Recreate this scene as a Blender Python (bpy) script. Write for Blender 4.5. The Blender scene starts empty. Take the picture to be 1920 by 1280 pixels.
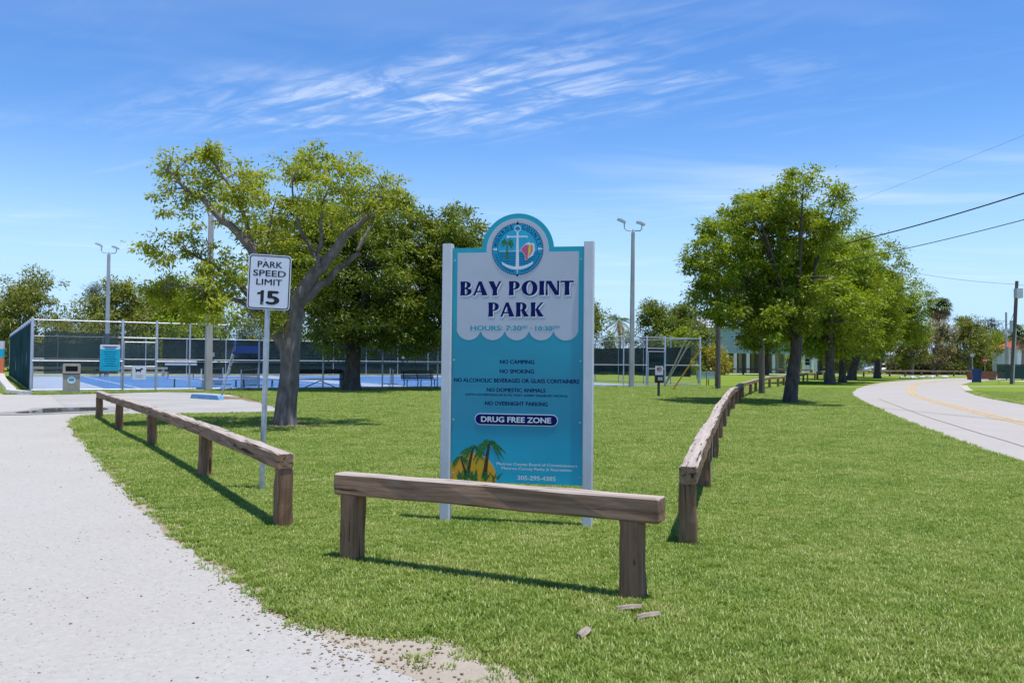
import bpy, bmesh, math, random
import numpy as np
from mathutils import Matrix, Vector, Euler
random.seed(7); rng = np.random.default_rng(7)
sc = bpy.context.scene
COL = sc.collection
R = math.radians

# ------------------------------------------------------------------ camera
cam_d = bpy.data.cameras.new('camera'); cam = bpy.data.objects.new('camera', cam_d); COL.objects.link(cam)
cam_d.sensor_width = 36; cam_d.lens = 29.625; cam_d.clip_start = .1; cam_d.clip_end = 4000
cam.matrix_world = Matrix.Translation((0, 0, 1.5)) @ Matrix.Rotation(R(90 + 1.29), 4, 'X') @ Matrix.Rotation(.0096, 4, 'Z')
sc.camera = cam
sc.render.resolution_x, sc.render.resolution_y = 1024, 682

# ------------------------------------------------------------------ sky, sun, exposure
SUN_EL, SUN_AZ = 80.0, -26.0            # azimuth measured from +X towards +Y
w = bpy.data.worlds.new('World'); sc.world = w; w.use_nodes = True
nt = w.node_tree; N = nt.nodes; L = nt.links; N.clear()
sky = N.new('ShaderNodeTexSky'); sky.sky_type = 'NISHITA'; sky.sun_disc = False
sky.sun_elevation = R(SUN_EL); sky.sun_rotation = R(116); sky.altitude = 0
sky.air_density = 1.0; sky.dust_density = .0; sky.ozone_density = 4.0
hsv = N.new('ShaderNodeHueSaturation'); hsv.inputs['Saturation'].default_value = 1.25; hsv.inputs['Hue'].default_value = .508; hsv.inputs['Value'].default_value = 1.0
L.new(sky.outputs[0], hsv.inputs['Color'])
tc = N.new('ShaderNodeTexCoord'); sep = N.new('ShaderNodeSeparateXYZ'); L.new(tc.outputs['Generated'], sep.inputs[0])
def wm(op, a, b=None, c=None, clamp=False):
    n = N.new('ShaderNodeMath'); n.operation = op; n.use_clamp = clamp
    for i, v in enumerate((a, b, c)):
        if v is None: continue
        if isinstance(v, (int, float)): n.inputs[i].default_value = v
        else: L.new(v, n.inputs[i])
    return n.outputs[0]
zc = wm('MAXIMUM', sep.outputs['Z'], .02)
cx = wm('DIVIDE', sep.outputs['X'], zc); cy = wm('DIVIDE', sep.outputs['Y'], zc)
comb = N.new('ShaderNodeCombineXYZ'); L.new(cx, comb.inputs[0]); L.new(cy, comb.inputs[1])
def cloud_noise(rot, scale, loc, nscale, detail, rough, dist):
    m = N.new('ShaderNodeMapping'); m.vector_type = 'TEXTURE'; m.inputs['Rotation'].default_value = (0, 0, R(rot)); m.inputs['Scale'].default_value = [1 / q for q in scale]; m.inputs['Location'].default_value = loc
    L.new(comb.outputs[0], m.inputs[0])
    t = N.new('ShaderNodeTexNoise'); t.inputs['Scale'].default_value = nscale; t.inputs['Detail'].default_value = detail
    t.inputs['Roughness'].default_value = rough; t.inputs['Distortion'].default_value = dist
    L.new(m.outputs[0], t.inputs['Vector']); return t.outputs['Fac']
def ramp(v, a, b):
    n = N.new('ShaderNodeMapRange'); n.interpolation_type = 'SMOOTHSTEP'; n.inputs[1].default_value = a; n.inputs[2].default_value = b
    L.new(v, n.inputs[0]); return n.outputs[0]
fib = cloud_noise(-38, (.9, 3.6, 1), (3.1, .4, 0), 1.6, 9, .6, .6)
big = cloud_noise(-30, (.5, 1.0, 1), (1.7, 5.2, 0), 1.1, 3, .5, .3)
wisp = wm('MULTIPLY', ramp(fib, .44, .80), ramp(big, .46, .66))
# the long cirrus band over the park
ex = wm('ADD', wm('MULTIPLY', wm('ADD', cx, .28), .95), wm('MULTIPLY', wm('SUBTRACT', cy, 3.2), -.31))
ey = wm('ADD', wm('MULTIPLY', wm('ADD', cx, .28), .31), wm('MULTIPLY', wm('SUBTRACT', cy, 3.2), .95))
wob = wm('MULTIPLY', wm('SUBTRACT', big, .5), 1.2)
d2 = wm('ADD', wm('POWER', wm('DIVIDE', ex, .95), 2), wm('POWER', wm('DIVIDE', wm('ADD', ey, wob), .32), 2))
band = wm('POWER', 2.718, wm('MULTIPLY', d2, -1))
fib2 = cloud_noise(-40, (.9, 4.6, 1), (.3, 2.2, 0), 1.9, 10, .62, .5)
brk = cloud_noise(-20, (1.0, 1.5, 1), (4.4, 1.1, 0), 3.2, 6, .6, 1.2)
bandc = wm('MULTIPLY', wm('MULTIPLY', band, ramp(fib2, .34, .72)), wm('ADD', ramp(brk, .38, .60), .18))
haze_lo = cloud_noise(8, (.35, 1.0, 1), (8.2, 1.4, 0), .8, 4, .55, .4)
hi_fade = N.new('ShaderNodeMapRange'); hi_fade.inputs[1].default_value = .20; hi_fade.inputs[2].default_value = .33; hi_fade.inputs[3].default_value = 1; hi_fade.inputs[4].default_value = .25; L.new(sep.outputs['Z'], hi_fade.inputs[0])
low = wm('MULTIPLY', wm('MULTIPLY', ramp(haze_lo, .5, .72), .28), hi_fade.outputs[0])
cl = wm('ADD', wm('ADD', wm('MULTIPLY', wisp, .13), wm('MULTIPLY', bandc, .62)), low)
fade = ramp(sep.outputs['Z'], .03, .16)
cl = wm('MULTIPLY', cl, fade, clamp=True)
# moist sea air: the low sky is pale blue rather than yellow
hz = N.new('ShaderNodeMapRange'); hz.interpolation_type = 'SMOOTHERSTEP'; hz.inputs[1].default_value = -.02; hz.inputs[2].default_value = .30; hz.inputs[3].default_value = .95; hz.inputs[4].default_value = 0; L.new(sep.outputs['Z'], hz.inputs[0])
hmix = N.new('ShaderNodeMix'); hmix.data_type = 'RGBA'; L.new(hz.outputs[0], hmix.inputs['Factor']); L.new(hsv.outputs[0], hmix.inputs[6]); hmix.inputs[7].default_value = (2.9, 4.4, 6.4, 1)
mixc = N.new('ShaderNodeMix'); mixc.data_type = 'RGBA'
L.new(cl, mixc.inputs['Factor']); L.new(hmix.outputs[2], mixc.inputs[6]); mixc.inputs[7].default_value = (5.6, 6.0, 6.6, 1)
bg = N.new('ShaderNodeBackground'); bg.inputs['Strength'].default_value = .15; L.new(mixc.outputs[2], bg.inputs['Color'])
out = N.new('ShaderNodeOutputWorld'); L.new(bg.outputs[0], out.inputs[0])

sun_d = bpy.data.lights.new('sun', 'SUN'); sun = bpy.data.objects.new('sun', sun_d); COL.objects.link(sun)
sun_d.energy = 4.6; sun_d.angle = R(.53); sun_d.color = (1.0, .965, .91)
sv = Vector((math.cos(R(SUN_EL)) * math.cos(R(SUN_AZ)), math.cos(R(SUN_EL)) * math.sin(R(SUN_AZ)), math.sin(R(SUN_EL))))
sun.rotation_euler = sv.to_track_quat('Z', 'Y').to_euler(); sun.location = (20, -5, 60)
vs = sc.view_settings; vs.view_transform = 'Standard'; vs.look = 'None'; vs.exposure = 0.3; vs.gamma = 1.0; vs.use_curve_mapping = False

# ------------------------------------------------------------------ object helpers
def tag(o, label=None, cat=None, group=None, kind=None):
    if label: o['label'] = label
    if cat: o['category'] = cat
    if group: o['group'] = group
    if kind: o['kind'] = kind
    return o
def empty(name, loc=(0, 0, 0), rz=0, label=None, cat=None, group=None):
    o = bpy.data.objects.new(name, None); COL.objects.link(o); o.location = loc; o.rotation_euler = (0, 0, rz); o.empty_display_size = .1
    return tag(o, label, cat, group)
class MB:
    def __init__(s): s.v = []; s.f = []; s.m = []; s.sm = []
    def add(s, vs, fs, mi=0, smooth=False):
        n = len(s.v); s.v += [tuple(p) for p in vs]
        for f in fs: s.f.append(tuple(i + n for i in f)); s.m.append(mi); s.sm.append(smooth)
        return s
    def box(s, c, d, rz=0, mi=0, M=None):
        vs = []
        for z in (-1, 1):
            for x, y in ((-1, -1), (1, -1), (1, 1), (-1, 1)): vs.append(Vector((x * d[0] / 2, y * d[1] / 2, z * d[2] / 2)))
        m = Matrix.Translation(c) @ (M if M is not None else Matrix.Rotation(rz, 4, 'Z'))
        return s.add([m @ p for p in vs], [(3, 2, 1, 0), (4, 5, 6, 7), (0, 1, 5, 4), (1, 2, 6, 5), (2, 3, 7, 6), (3, 0, 4, 7)], mi)
    def tube(s, pts, rad, n=8, mi=0, cap=True, smooth=True):
        pts = [Vector(p) for p in pts]; k = len(pts)
        if not hasattr(rad, '__len__'): rad = [rad] * k
        vs = []; up = None
        for i, p in enumerate(pts):
            t = (pts[min(i + 1, k - 1)] - pts[max(i - 1, 0)]); t.normalize() if t.length > 1e-9 else None
            if up is None:
                a = Vector((0, 0, 1)) if abs(t.z) < .9 else Vector((1, 0, 0)); x = t.cross(a).normalized()
            else:
                x = (up - t * up.dot(t)); x = x.normalized() if x.length > 1e-6 else t.orthogonal().normalized()
            y = t.cross(x); up = x
            for j in range(n):
                a = 2 * math.pi * j / n; vs.append(p + (x * math.cos(a) + y * math.sin(a)) * rad[i])
        fs = []
        for i in range(k - 1):
            for j in range(n):
                a = i * n + j; b = i * n + (j + 1) % n; fs.append((a, b, b + n, a + n))
        s.add(vs, fs, mi, smooth)
        if cap:
            s.add(vs[:n], [tuple(range(n - 1, -1, -1))], mi); s.add(vs[-n:], [tuple(range(n))], mi)
        return s
    def prism(s, poly, y0, y1, mi=0):
        """polygon in (x, z), extruded along y"""
        n = len(poly)
        vs = [(x, y0, z) for x, z in poly] + [(x, y1, z) for x, z in poly]
        fs = [tuple(range(n)), tuple(range(2 * n - 1, n - 1, -1))] + [(i, i + n, (i + 1) % n + n, (i + 1) % n) for i in range(n)]
        return s.add(vs, fs, mi)
    def flat(s, poly, y, mi=0):
        """polygon in (x, z) facing -y"""
        return s.add([(x, y, z) for x, z in poly], [tuple(range(len(poly)))], mi)
    def lathe(s, prof, n=24, mi=0, c=(0, 0, 0), smooth=True):
        vs = []; k = len(prof)
        for r, z in prof:
            for j in range(n): a = 2 * math.pi * j / n; vs.append((c[0] + r * math.cos(a), c[1] + r * math.sin(a), c[2] + z))
        return s.add(vs, [(i * n + j, i * n + (j + 1) % n, (i + 1) * n + (j + 1) % n, (i + 1) * n + j) for i in range(k - 1) for j in range(n)], mi, smooth)
    def mesh(s, name):
        me = bpy.data.meshes.new(name); me.from_pydata(s.v, [], s.f); me.polygons.foreach_set('material_index', s.m); me.polygons.foreach_set('use_smooth', s.sm); me.update(); return me
    def build(s, name, mats, parent=None, loc=None, rot=None):
        me = s.mesh(name)
        for m in (mats if isinstance(mats, (list, tuple)) else [mats]): me.materials.append(m)
        o = bpy.data.objects.new(name, me); COL.objects.link(o)
        if parent: o.parent = parent
        if loc: o.location = loc
        if rot: o.rotation_euler = rot
        return o
def fast_mesh(name, V, F, mats, smooth=False):
    """V (n,3), F (m,k) numpy -> mesh"""
    me = bpy.data.meshes.new(name); m, k = F.shape
    me.vertices.add(len(V)); me.vertices.foreach_set('co', np.ascontiguousarray(V, dtype=np.float32).ravel())
    me.loops.add(m * k); me.loops.foreach_set('vertex_index', np.ascontiguousarray(F, dtype=np.int32).ravel())
    me.polygons.add(m); me.polygons.foreach_set('loop_start', np.arange(0, m * k, k, dtype=np.int32))
    if smooth: me.polygons.foreach_set('use_smooth', np.ones(m, dtype=bool))
    for x in mats: me.materials.append(x)
    me.update(calc_edges=True); me.validate(); return me
def link(name, me, parent=None, loc=None):
    o = bpy.data.objects.new(name, me); COL.objects.link(o)
    if parent: o.parent = parent
    if loc: o.location = loc
    return o
def copy_tree(o, parent=None):
    c = o.copy(); COL.objects.link(c); c.parent = parent
    for ch in list(o.children): copy_tree(ch, c)
    return c

# ------------------------------------------------------------------ material helpers
def newmat(name):
    m = bpy.data.materials.new(name); m.use_nodes = True; t = m.node_tree; t.nodes.clear()
    return m, t
def nd(t, typ, **kw):
    n = t.nodes.new(typ)
    for k, v in kw.items():
        if k in n.inputs: n.inputs[k].default_value = v
        else: setattr(n, k, v)
    return n
def rgb(c, k=1.0): return (c[0] * k, c[1] * k, c[2] * k, 1)
def pm(name, c, rough=.6, var=.12, scale=6.0, bump=0.0, bscale=40.0, metal=0.0, c2=None, stretch=(1, 1, 1), spec=.4, detail=5, lo=.35, hi=.65, coords='Object'):
    """procedural material: colour varied by noise, noise bump"""
    m, t = newmat(name); l = t.links
    tcn = nd(t, 'ShaderNodeTexCoord'); mp = nd(t, 'ShaderNodeMapping'); mp.inputs['Scale'].default_value = stretch
    if coords == 'World':
        g = nd(t, 'ShaderNodeNewGeometry'); l.new(g.outputs['Position'], mp.inputs[0])
    else: l.new(tcn.outputs['Object'], mp.inputs[0])
    n1 = nd(t, 'ShaderNodeTexNoise', Scale=scale, Detail=detail, Roughness=.6); l.new(mp.outputs[0], n1.inputs['Vector'])
    mr = nd(t, 'ShaderNodeMapRange'); mr.inputs[1].default_value = lo; mr.inputs[2].default_value = hi; l.new(n1.outputs['Fac'], mr.inputs[0])
    mx = nd(t, 'ShaderNodeMix', data_type='RGBA'); l.new(mr.outputs[0], mx.inputs['Factor'])
    mx.inputs[6].default_value = rgb(c, 1 - var); mx.inputs[7].default_value = rgb(c2 if c2 else c, 1 if c2 else 1 + var)
    p = nd(t, 'ShaderNodeBsdfPrincipled', Roughness=rough, Metallic=metal); p.inputs['Specular IOR Level'].default_value = spec
    l.new(mx.outputs[2], p.inputs['Base Color'])
    if bump:
        n2 = nd(t, 'ShaderNodeTexNoise', Scale=bscale, Detail=4); l.new(mp.outputs[0], n2.inputs['Vector'])
        b = nd(t, 'ShaderNodeBump', Strength=bump, Distance=.01); l.new(n2.outputs['Fac'], b.inputs['Height']); l.new(b.outputs[0], p.inputs['Normal'])
    o = nd(t, 'ShaderNodeOutputMaterial'); l.new(p.outputs[0], o.inputs[0])
    return m
def leafmat(name, ca, cb, trans=.35, c3=None, tint=(1.3, 1.2, .55), gloss=.025):
    m, t = newmat(name); l = t.links
    g = nd(t, 'ShaderNodeNewGeometry')
    cr = nd(t, 'ShaderNodeValToRGB'); l.new(g.outputs['Random Per Island'], cr.inputs[0])
    cr.color_ramp.elements[0].color = rgb(ca); cr.color_ramp.elements[1].color = rgb(cb)
    if c3:
        e = cr.color_ramp.elements.new(.93); e.color = rgb(cb); cr.color_ramp.elements[2].color = rgb(c3)
    nz = nd(t, 'ShaderNodeTexNoise', Scale=.55, Detail=2); l.new(g.outputs['Position'], nz.inputs['Vector'])
    mr = nd(t, 'ShaderNodeMapRange'); mr.inputs[1].default_value = .3; mr.inputs[2].default_value = .7; mr.inputs[3].default_value = .78; mr.inputs[4].default_value = 1.2; l.new(nz.outputs['Fac'], mr.inputs[0])
    mul = nd(t, 'ShaderNodeVectorMath', operation='SCALE'); l.new(cr.outputs[0], mul.inputs[0]); l.new(mr.outputs[0], mul.inputs['Scale'])
    df = nd(t, 'ShaderNodeBsdfDiffuse'); l.new(mul.outputs[0], df.inputs[0])
    tr = nd(t, 'ShaderNodeBsdfTranslucent'); tm = nd(t, 'ShaderNodeVectorMath', operation='MULTIPLY'); tm.inputs[1].default_value = tint
    l.new(mul.outputs[0], tm.inputs[0]); l.new(tm.outputs[0], tr.inputs[0])
    mx = nd(t, 'ShaderNodeMixShader', Fac=trans); l.new(df.outputs[0], mx.inputs[1]); l.new(tr.outputs[0], mx.inputs[2])
    gl = nd(t, 'ShaderNodeBsdfGlossy', Roughness=.5); gl.inputs[0].default_value = (.9, .95, .9, 1)
    m2 = nd(t, 'ShaderNodeMixShader', Fac=gloss); l.new(mx.outputs[0], m2.inputs[1]); l.new(gl.outputs[0], m2.inputs[2])
    o = nd(t, 'ShaderNodeOutputMaterial'); l.new(m2.outputs[0], o.inputs[0]); return m
def woodmat(name, axis, dark, mid, grey, topgrey=.75):
    """weathered timber: grain along the given local axis, bleached upper faces, drying cracks"""
    m, t = newmat(name); l = t.links
    tcn = nd(t, 'ShaderNodeTexCoord'); mp = nd(t, 'ShaderNodeMapping')
    sv_ = [9.0, 9.0, 9.0]; sv_[axis] = .55; mp.inputs['Scale'].default_value = sv_
    oi = nd(t, 'ShaderNodeObjectInfo'); off = nd(t, 'ShaderNodeVectorMath', operation='SCALE'); off.inputs[0].default_value = (7, 13, 5); l.new(oi.outputs['Random'], off.inputs['Scale'])
    ad = nd(t, 'ShaderNodeVectorMath', operation='ADD'); l.new(tcn.outputs['Object'], ad.inputs[0]); l.new(off.outputs[0], ad.inputs[1]); l.new(ad.outputs[0], mp.inputs[0])
    n1 = nd(t, 'ShaderNodeTexNoise', Scale=2.6, Detail=7, Roughness=.62, Distortion=.6); l.new(mp.outputs[0], n1.inputs['Vector'])
    cr = nd(t, 'ShaderNodeValToRGB'); e = cr.color_ramp.elements; e[0].position = .28; e[1].position = .72
    e[0].color = rgb(dark); e[1].color = rgb(mid); x = e.new(.5); x.color = rgb([(a + b) / 2 for a, b in zip(dark, mid)]); l.new(n1.outputs['Fac'], cr.inputs[0])
    # bleached top
    g = nd(t, 'ShaderNodeNewGeometry'); sp = nd(t, 'ShaderNodeSeparateXYZ'); l.new(g.outputs['Normal'], sp.inputs[0])
    n3 = nd(t, 'ShaderNodeTexNoise', Scale=5.0, Detail=4); l.new(ad.outputs[0], n3.inputs['Vector'])
    mr = nd(t, 'ShaderNodeMapRange'); mr.inputs[1].default_value = .15; mr.inputs[2].default_value = .8; mr.inputs[4].default_value = topgrey; l.new(sp.outputs['Z'], mr.inputs[0])
    am = nd(t, 'ShaderNodeMapRange'); am.inputs[1].default_value = .35; am.inputs[2].default_value = .75; am.inputs[4].default_value = .15; l.new(n3.outputs['Fac'], am.inputs[0])
    sm = nd(t, 'ShaderNodeMath', operation='ADD', use_clamp=True); l.new(mr.outputs[0], sm.inputs[0]); l.new(am.outputs[0], sm.inputs[1])
    gm = nd(t, 'ShaderNodeMix', data_type='RGBA'); l.new(sm.outputs[0], gm.inputs['Factor']); l.new(cr.outputs[0], gm.inputs[6])
    gv = nd(t, 'ShaderNodeMix', data_type='RGBA', blend_type='MULTIPLY'); gv.inputs['Factor'].default_value = .55; gv.inputs[6].default_value = rgb(grey)
    g2 = nd(t, 'ShaderNodeMapRange'); g2.inputs[1].default_value = .3; g2.inputs[2].default_value = .62; g2.inputs[3].default_value = .3; l.new(n1.outputs['Fac'], g2.inputs[0])
    l.new(g2.outputs[0], gv.inputs[7]); l.new(gv.outputs[2], gm.inputs[7])
    # cracks
    mp2 = nd(t, 'ShaderNodeMapping'); s2 = [16.0, 16.0, 16.0]; s2[axis] = .9; mp2.inputs['Scale'].default_value = s2; l.new(ad.outputs[0], mp2.inputs[0])
    n4 = nd(t, 'ShaderNodeTexNoise', Scale=1.6, Detail=3, Distortion=.4); l.new(mp2.outputs[0], n4.inputs['Vector'])
    c4 = nd(t, 'ShaderNodeMapRange'); c4.inputs[1].default_value = .33; c4.inputs[2].default_value = .39; l.new(n4.outputs['Fac'], c4.inputs[0])
    cm = nd(t, 'ShaderNodeMix', data_type='RGBA'); l.new(c4.outputs[0], cm.inputs['Factor']); cm.inputs[6].default_value = rgb(dark, .35); l.new(gm.outputs[2], cm.inputs[7])
    p = nd(t, 'ShaderNodeBsdfPrincipled', Roughness=.85); p.inputs['Specular IOR Level'].default_value = .2; l.new(cm.outputs[2], p.inputs['Base Color'])
    hs = nd(t, 'ShaderNodeMath', operation='MULTIPLY_ADD'); l.new(c4.outputs[0], hs.inputs[0]); hs.inputs[1].default_value = .9; l.new(n1.outputs['Fac'], hs.inputs[2])
    b = nd(t, 'ShaderNodeBump', Strength=.8, Distance=.008); l.new(hs.outputs[0], b.inputs['Height']); l.new(b.outputs[0], p.inputs['Normal'])
    o = nd(t, 'ShaderNodeOutputMaterial'); l.new(p.outputs[0], o.inputs[0]); return m
def clothmat(name, c, transp, rough=.8):
    m, t = newmat(name); l = t.links
    g = nd(t, 'ShaderNodeNewGeometry'); n1 = nd(t, 'ShaderNodeTexNoise', Scale=.8, Detail=5); l.new(g.outputs['Position'], n1.inputs['Vector'])
    mr = nd(t, 'ShaderNodeMapRange'); mr.inputs[1].default_value = .3; mr.inputs[2].default_value = .7; mr.inputs[3].default_value = .7; mr.inputs[4].default_value = 1.35; l.new(n1.outputs['Fac'], mr.inputs[0])
    sc_ = nd(t, 'ShaderNodeVectorMath', operation='SCALE'); sc_.inputs[0].default_value = c; l.new(mr.outputs[0], sc_.inputs['Scale'])
    d = nd(t, 'ShaderNodeBsdfDiffuse'); l.new(sc_.outputs[0], d.inputs[0]); tp = nd(t, 'ShaderNodeBsdfTransparent')
    mx = nd(t, 'ShaderNodeMixShader', Fac=transp); l.new(d.outputs[0], mx.inputs[1]); l.new(tp.outputs[0], mx.inputs[2])
    o = nd(t, 'ShaderNodeOutputMaterial'); l.new(mx.outputs[0], o.inputs[0]); return m

M = {}
M['wood_x'] = woodmat('weathered_timber_rail', 0, (.125, .060, .030), (.41, .245, .145), (.49, .43, .375), .75)
M['wood_z'] = woodmat('weathered_timber_post', 2, (.11, .052, .027), (.37, .20, .11), (.42, .33, .26), .5)
M['white_paint'] = pm('white_paint', (.62, .61, .63), .45, .05, 9, .15, 30, stretch=(1, 1, .3))
M['galv'] = pm('galvanised_steel', (.46, .48, .52), .42, .12, 14, metal=.55)
M['alu'] = pm('aluminium', (.72, .73, .74), .4, .06, 10, metal=.3)
M['concrete'] = pm('concrete', (.42, .40, .37), .85, .14, 3, .25, 60, stretch=(1, 1, .35))
M['kerb'] = pm('kerb_concrete', (.46, .45, .42), .9, .2, 5, .3, 40)
M['black'] = pm('black_plastic', (.018, .018, .02), .5, .2, 8)
M['black_print'] = pm('black_print', (.01, .01, .014), .5, .1, 8)
M['dark_green'] = pm('dark_green_paint', (.012, .05, .04), .5, .2, 8)
M['sage'] = pm('sage_green_paint', (.22, .33, .27), .55, .1, 6)
M['beige'] = pm('beige_plastic', (.36, .32, .26), .6, .1, 6)
M['wheelstop'] = pm('blue_paint_worn', (.09, .30, .56), .7, .2, 9, c2=(.22, .42, .62))
M['yellow'] = pm('yellow_plastic', (.72, .36, .03), .5, .12, 5)
M['pole_wood'] = pm('utility_pole_wood', (.14, .11, .085), .9, .35, 5, .5, 25, stretch=(3, 3, .25))
M['tan_wood'] = pm('stilt_wood', (.52, .46, .38), .85, .15, 4)
M['orange'] = pm('coral_paint', (.75, .20, .09), .55, .08, 6)
M['red'] = pm('red_paint', (.42, .03, .025), .45, .1, 6)
M['blue_bin'] = pm('blue_plastic', (.015, .05, .19), .45, .1, 6)
M['screen'] = clothmat('windscreen_mesh', (.006, .028, .026), .03)
M['screen_teal'] = clothmat('windscreen_mesh_teal', (.022, .060, .062), .05)
M['screen_light'] = clothmat('windscreen_mesh_lit', (.035, .075, .075), .22)  # more see-through; the paler grey-green stands in for brighter light on these panels
M['wire'] = pm('black_cable', (.02, .02, .022), .6, .1, 4)
M['wire_galv'] = pm('dull_wire', (.16, .18, .18), .7, .1, 6)
M['silver'] = pm('silver_paint', (.5, .52, .55), .5, .08, 8)

# ------------------------------------------------------------------ ground
def lawnmat():
    m, t = newmat('lawn_soil_and_turf'); l = t.links
    g = nd(t, 'ShaderNodeNewGeometry')
    n1 = nd(t, 'ShaderNodeTexNoise', Scale=.35, Detail=4, Roughness=.6); l.new(g.outputs['Position'], n1.inputs['Vector'])
    n2 = nd(t, 'ShaderNodeTexNoise', Scale=9.0, Detail=6, Roughness=.7); l.new(g.outputs['Position'], n2.inputs['Vector'])
    cr = nd(t, 'ShaderNodeValToRGB'); e = cr.color_ramp.elements
    e[0].position = .3; e[0].color = (.125, .19, .025, 1); e[1].position = .7; e[1].color = (.20, .26, .05, 1)
    mixf = nd(t, 'ShaderNodeMath', operation='MULTIPLY_ADD'); l.new(n2.outputs['Fac'], mixf.inputs[0]); mixf.inputs[1].default_value = .45
    sc2 = nd(t, 'ShaderNodeMath', operation='MULTIPLY'); l.new(n1.outputs['Fac'], sc2.inputs[0]); sc2.inputs[1].default_value = .55
    l.new(sc2.outputs[0], mixf.inputs[2]); l.new(mixf.outputs[0], cr.inputs[0])
    p = nd(t, 'ShaderNodeBsdfPrincipled', Roughness=1.0); p.inputs['Specular IOR Level'].default_value = 0; l.new(cr.outputs[0], p.inputs['Base Color'])
    b = nd(t, 'ShaderNodeBump', Strength=.6, Distance=.03); l.new(n2.outputs['Fac'], b.inputs['Height']); l.new(b.outputs[0], p.inputs['Normal'])
    o = nd(t, 'ShaderNodeOutputMaterial'); l.new(p.outputs[0], o.inputs[0]); return m
M['lawn'] = lawnmat()
def gravelmat(name, c, tan, speck=.62, pat=.35):
    """crushed coral rock: pale, fine dark specks, tyre-swept streaks"""
    m, t = newmat(name); l = t.links; g = nd(t, 'ShaderNodeNewGeometry')
    n1 = nd(t, 'ShaderNodeTexNoise', Scale=.5, Detail=5, Roughness=.6); l.new(g.outputs['Position'], n1.inputs['Vector'])
    n2 = nd(t, 'ShaderNodeTexNoise', Scale=26, Detail=6, Roughness=.75); l.new(g.outputs['Position'], n2.inputs['Vector'])
    vo = nd(t, 'ShaderNodeTexVoronoi', Scale=42.0); l.new(g.outputs['Position'], vo.inputs['Vector'])
    mx = nd(t, 'ShaderNodeMix', data_type='RGBA'); mr = nd(t, 'ShaderNodeMapRange'); mr.inputs[1].default_value = pat; mr.inputs[2].default_value = .75; l.new(n1.outputs['Fac'], mr.inputs[0])
    l.new(mr.outputs[0], mx.inputs['Factor']); mx.inputs[6].default_value = rgb(c); mx.inputs[7].default_value = rgb(tan)
    m2 = nd(t, 'ShaderNodeMapRange'); m2.inputs[1].default_value = .25; m2.inputs[2].default_value = .7; m2.inputs[3].default_value = .84; m2.inputs[4].default_value = 1.08; l.new(n2.outputs['Fac'], m2.inputs[0])
    ms = nd(t, 'ShaderNodeVectorMath', operation='SCALE'); l.new(mx.outputs[2], ms.inputs[0]); l.new(m2.outputs[0], ms.inputs['Scale'])
    # grit: random voronoi cells
    sp = nd(t, 'ShaderNodeSeparateColor'); l.new(vo.outputs['Color'], sp.inputs[0])
    c1 = nd(t, 'ShaderNodeMath', operation='GREATER_THAN'); l.new(sp.outputs[0], c1.inputs[0]); c1.inputs[1].default_value = .985
    c2 = nd(t, 'ShaderNodeMath', operation='LESS_THAN'); l.new(vo.outputs['Distance'], c2.inputs[0]); c2.inputs[1].default_value = .33
    c3 = nd(t, 'ShaderNodeMath', operation='MULTIPLY'); l.new(c1.outputs[0], c3.inputs[0]); l.new(c2.outputs[0], c3.inputs[1])
    c4 = nd(t, 'ShaderNodeMath', operation='MULTIPLY'); l.new(c3.outputs[0], c4.inputs[0]); c4.inputs[1].default_value = speck
    dm = nd(t, 'ShaderNodeMix', data_type='RGBA'); l.new(c4.outputs[0], dm.inputs['Factor']); l.new(ms.outputs[0], dm.inputs[6]); dm.inputs[7].default_value = (.12, .11, .10, 1)
    p = nd(t, 'ShaderNodeBsdfPrincipled', Roughness=.95); p.inputs['Specular IOR Level'].default_value = .1; l.new(dm.outputs[2], p.inputs['Base Color'])
    b = nd(t, 'ShaderNodeBump', Strength=.5, Distance=.012); l.new(n2.outputs['Fac'], b.inputs['Height']); l.new(b.outputs[0], p.inputs['Normal'])
    o = nd(t, 'ShaderNodeOutputMaterial'); l.new(p.outputs[0], o.inputs[0]); return m
M['gravel'] = gravelmat('crushed_coral_gravel', (.402, .383, .347), (.372, .35, .312))
M['verge'] = gravelmat('sandy_verge', (.38, .335, .27), (.29, .235, .17), .9)
M['pad'] = gravelmat('worn_parking_pad', (.385, .37, .345), (.31, .295, .27), .4)
M['road'] = gravelmat('pale_asphalt', (.40, .368, .332), (.365, .335, .30), .12)
M['path'] = gravelmat('pale_path', (.48, .44, .36), (.43, .38, .30), .2)
M['roadyellow'] = pm('yellow_road_paint', (.62, .33, .045), .8, .25, 3, c2=(.58, .42, .18), coords='World')
M['soil'] = gravelmat('bare_brown_soil', (.26, .18, .115), (.19, .125, .08), .6)

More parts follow.
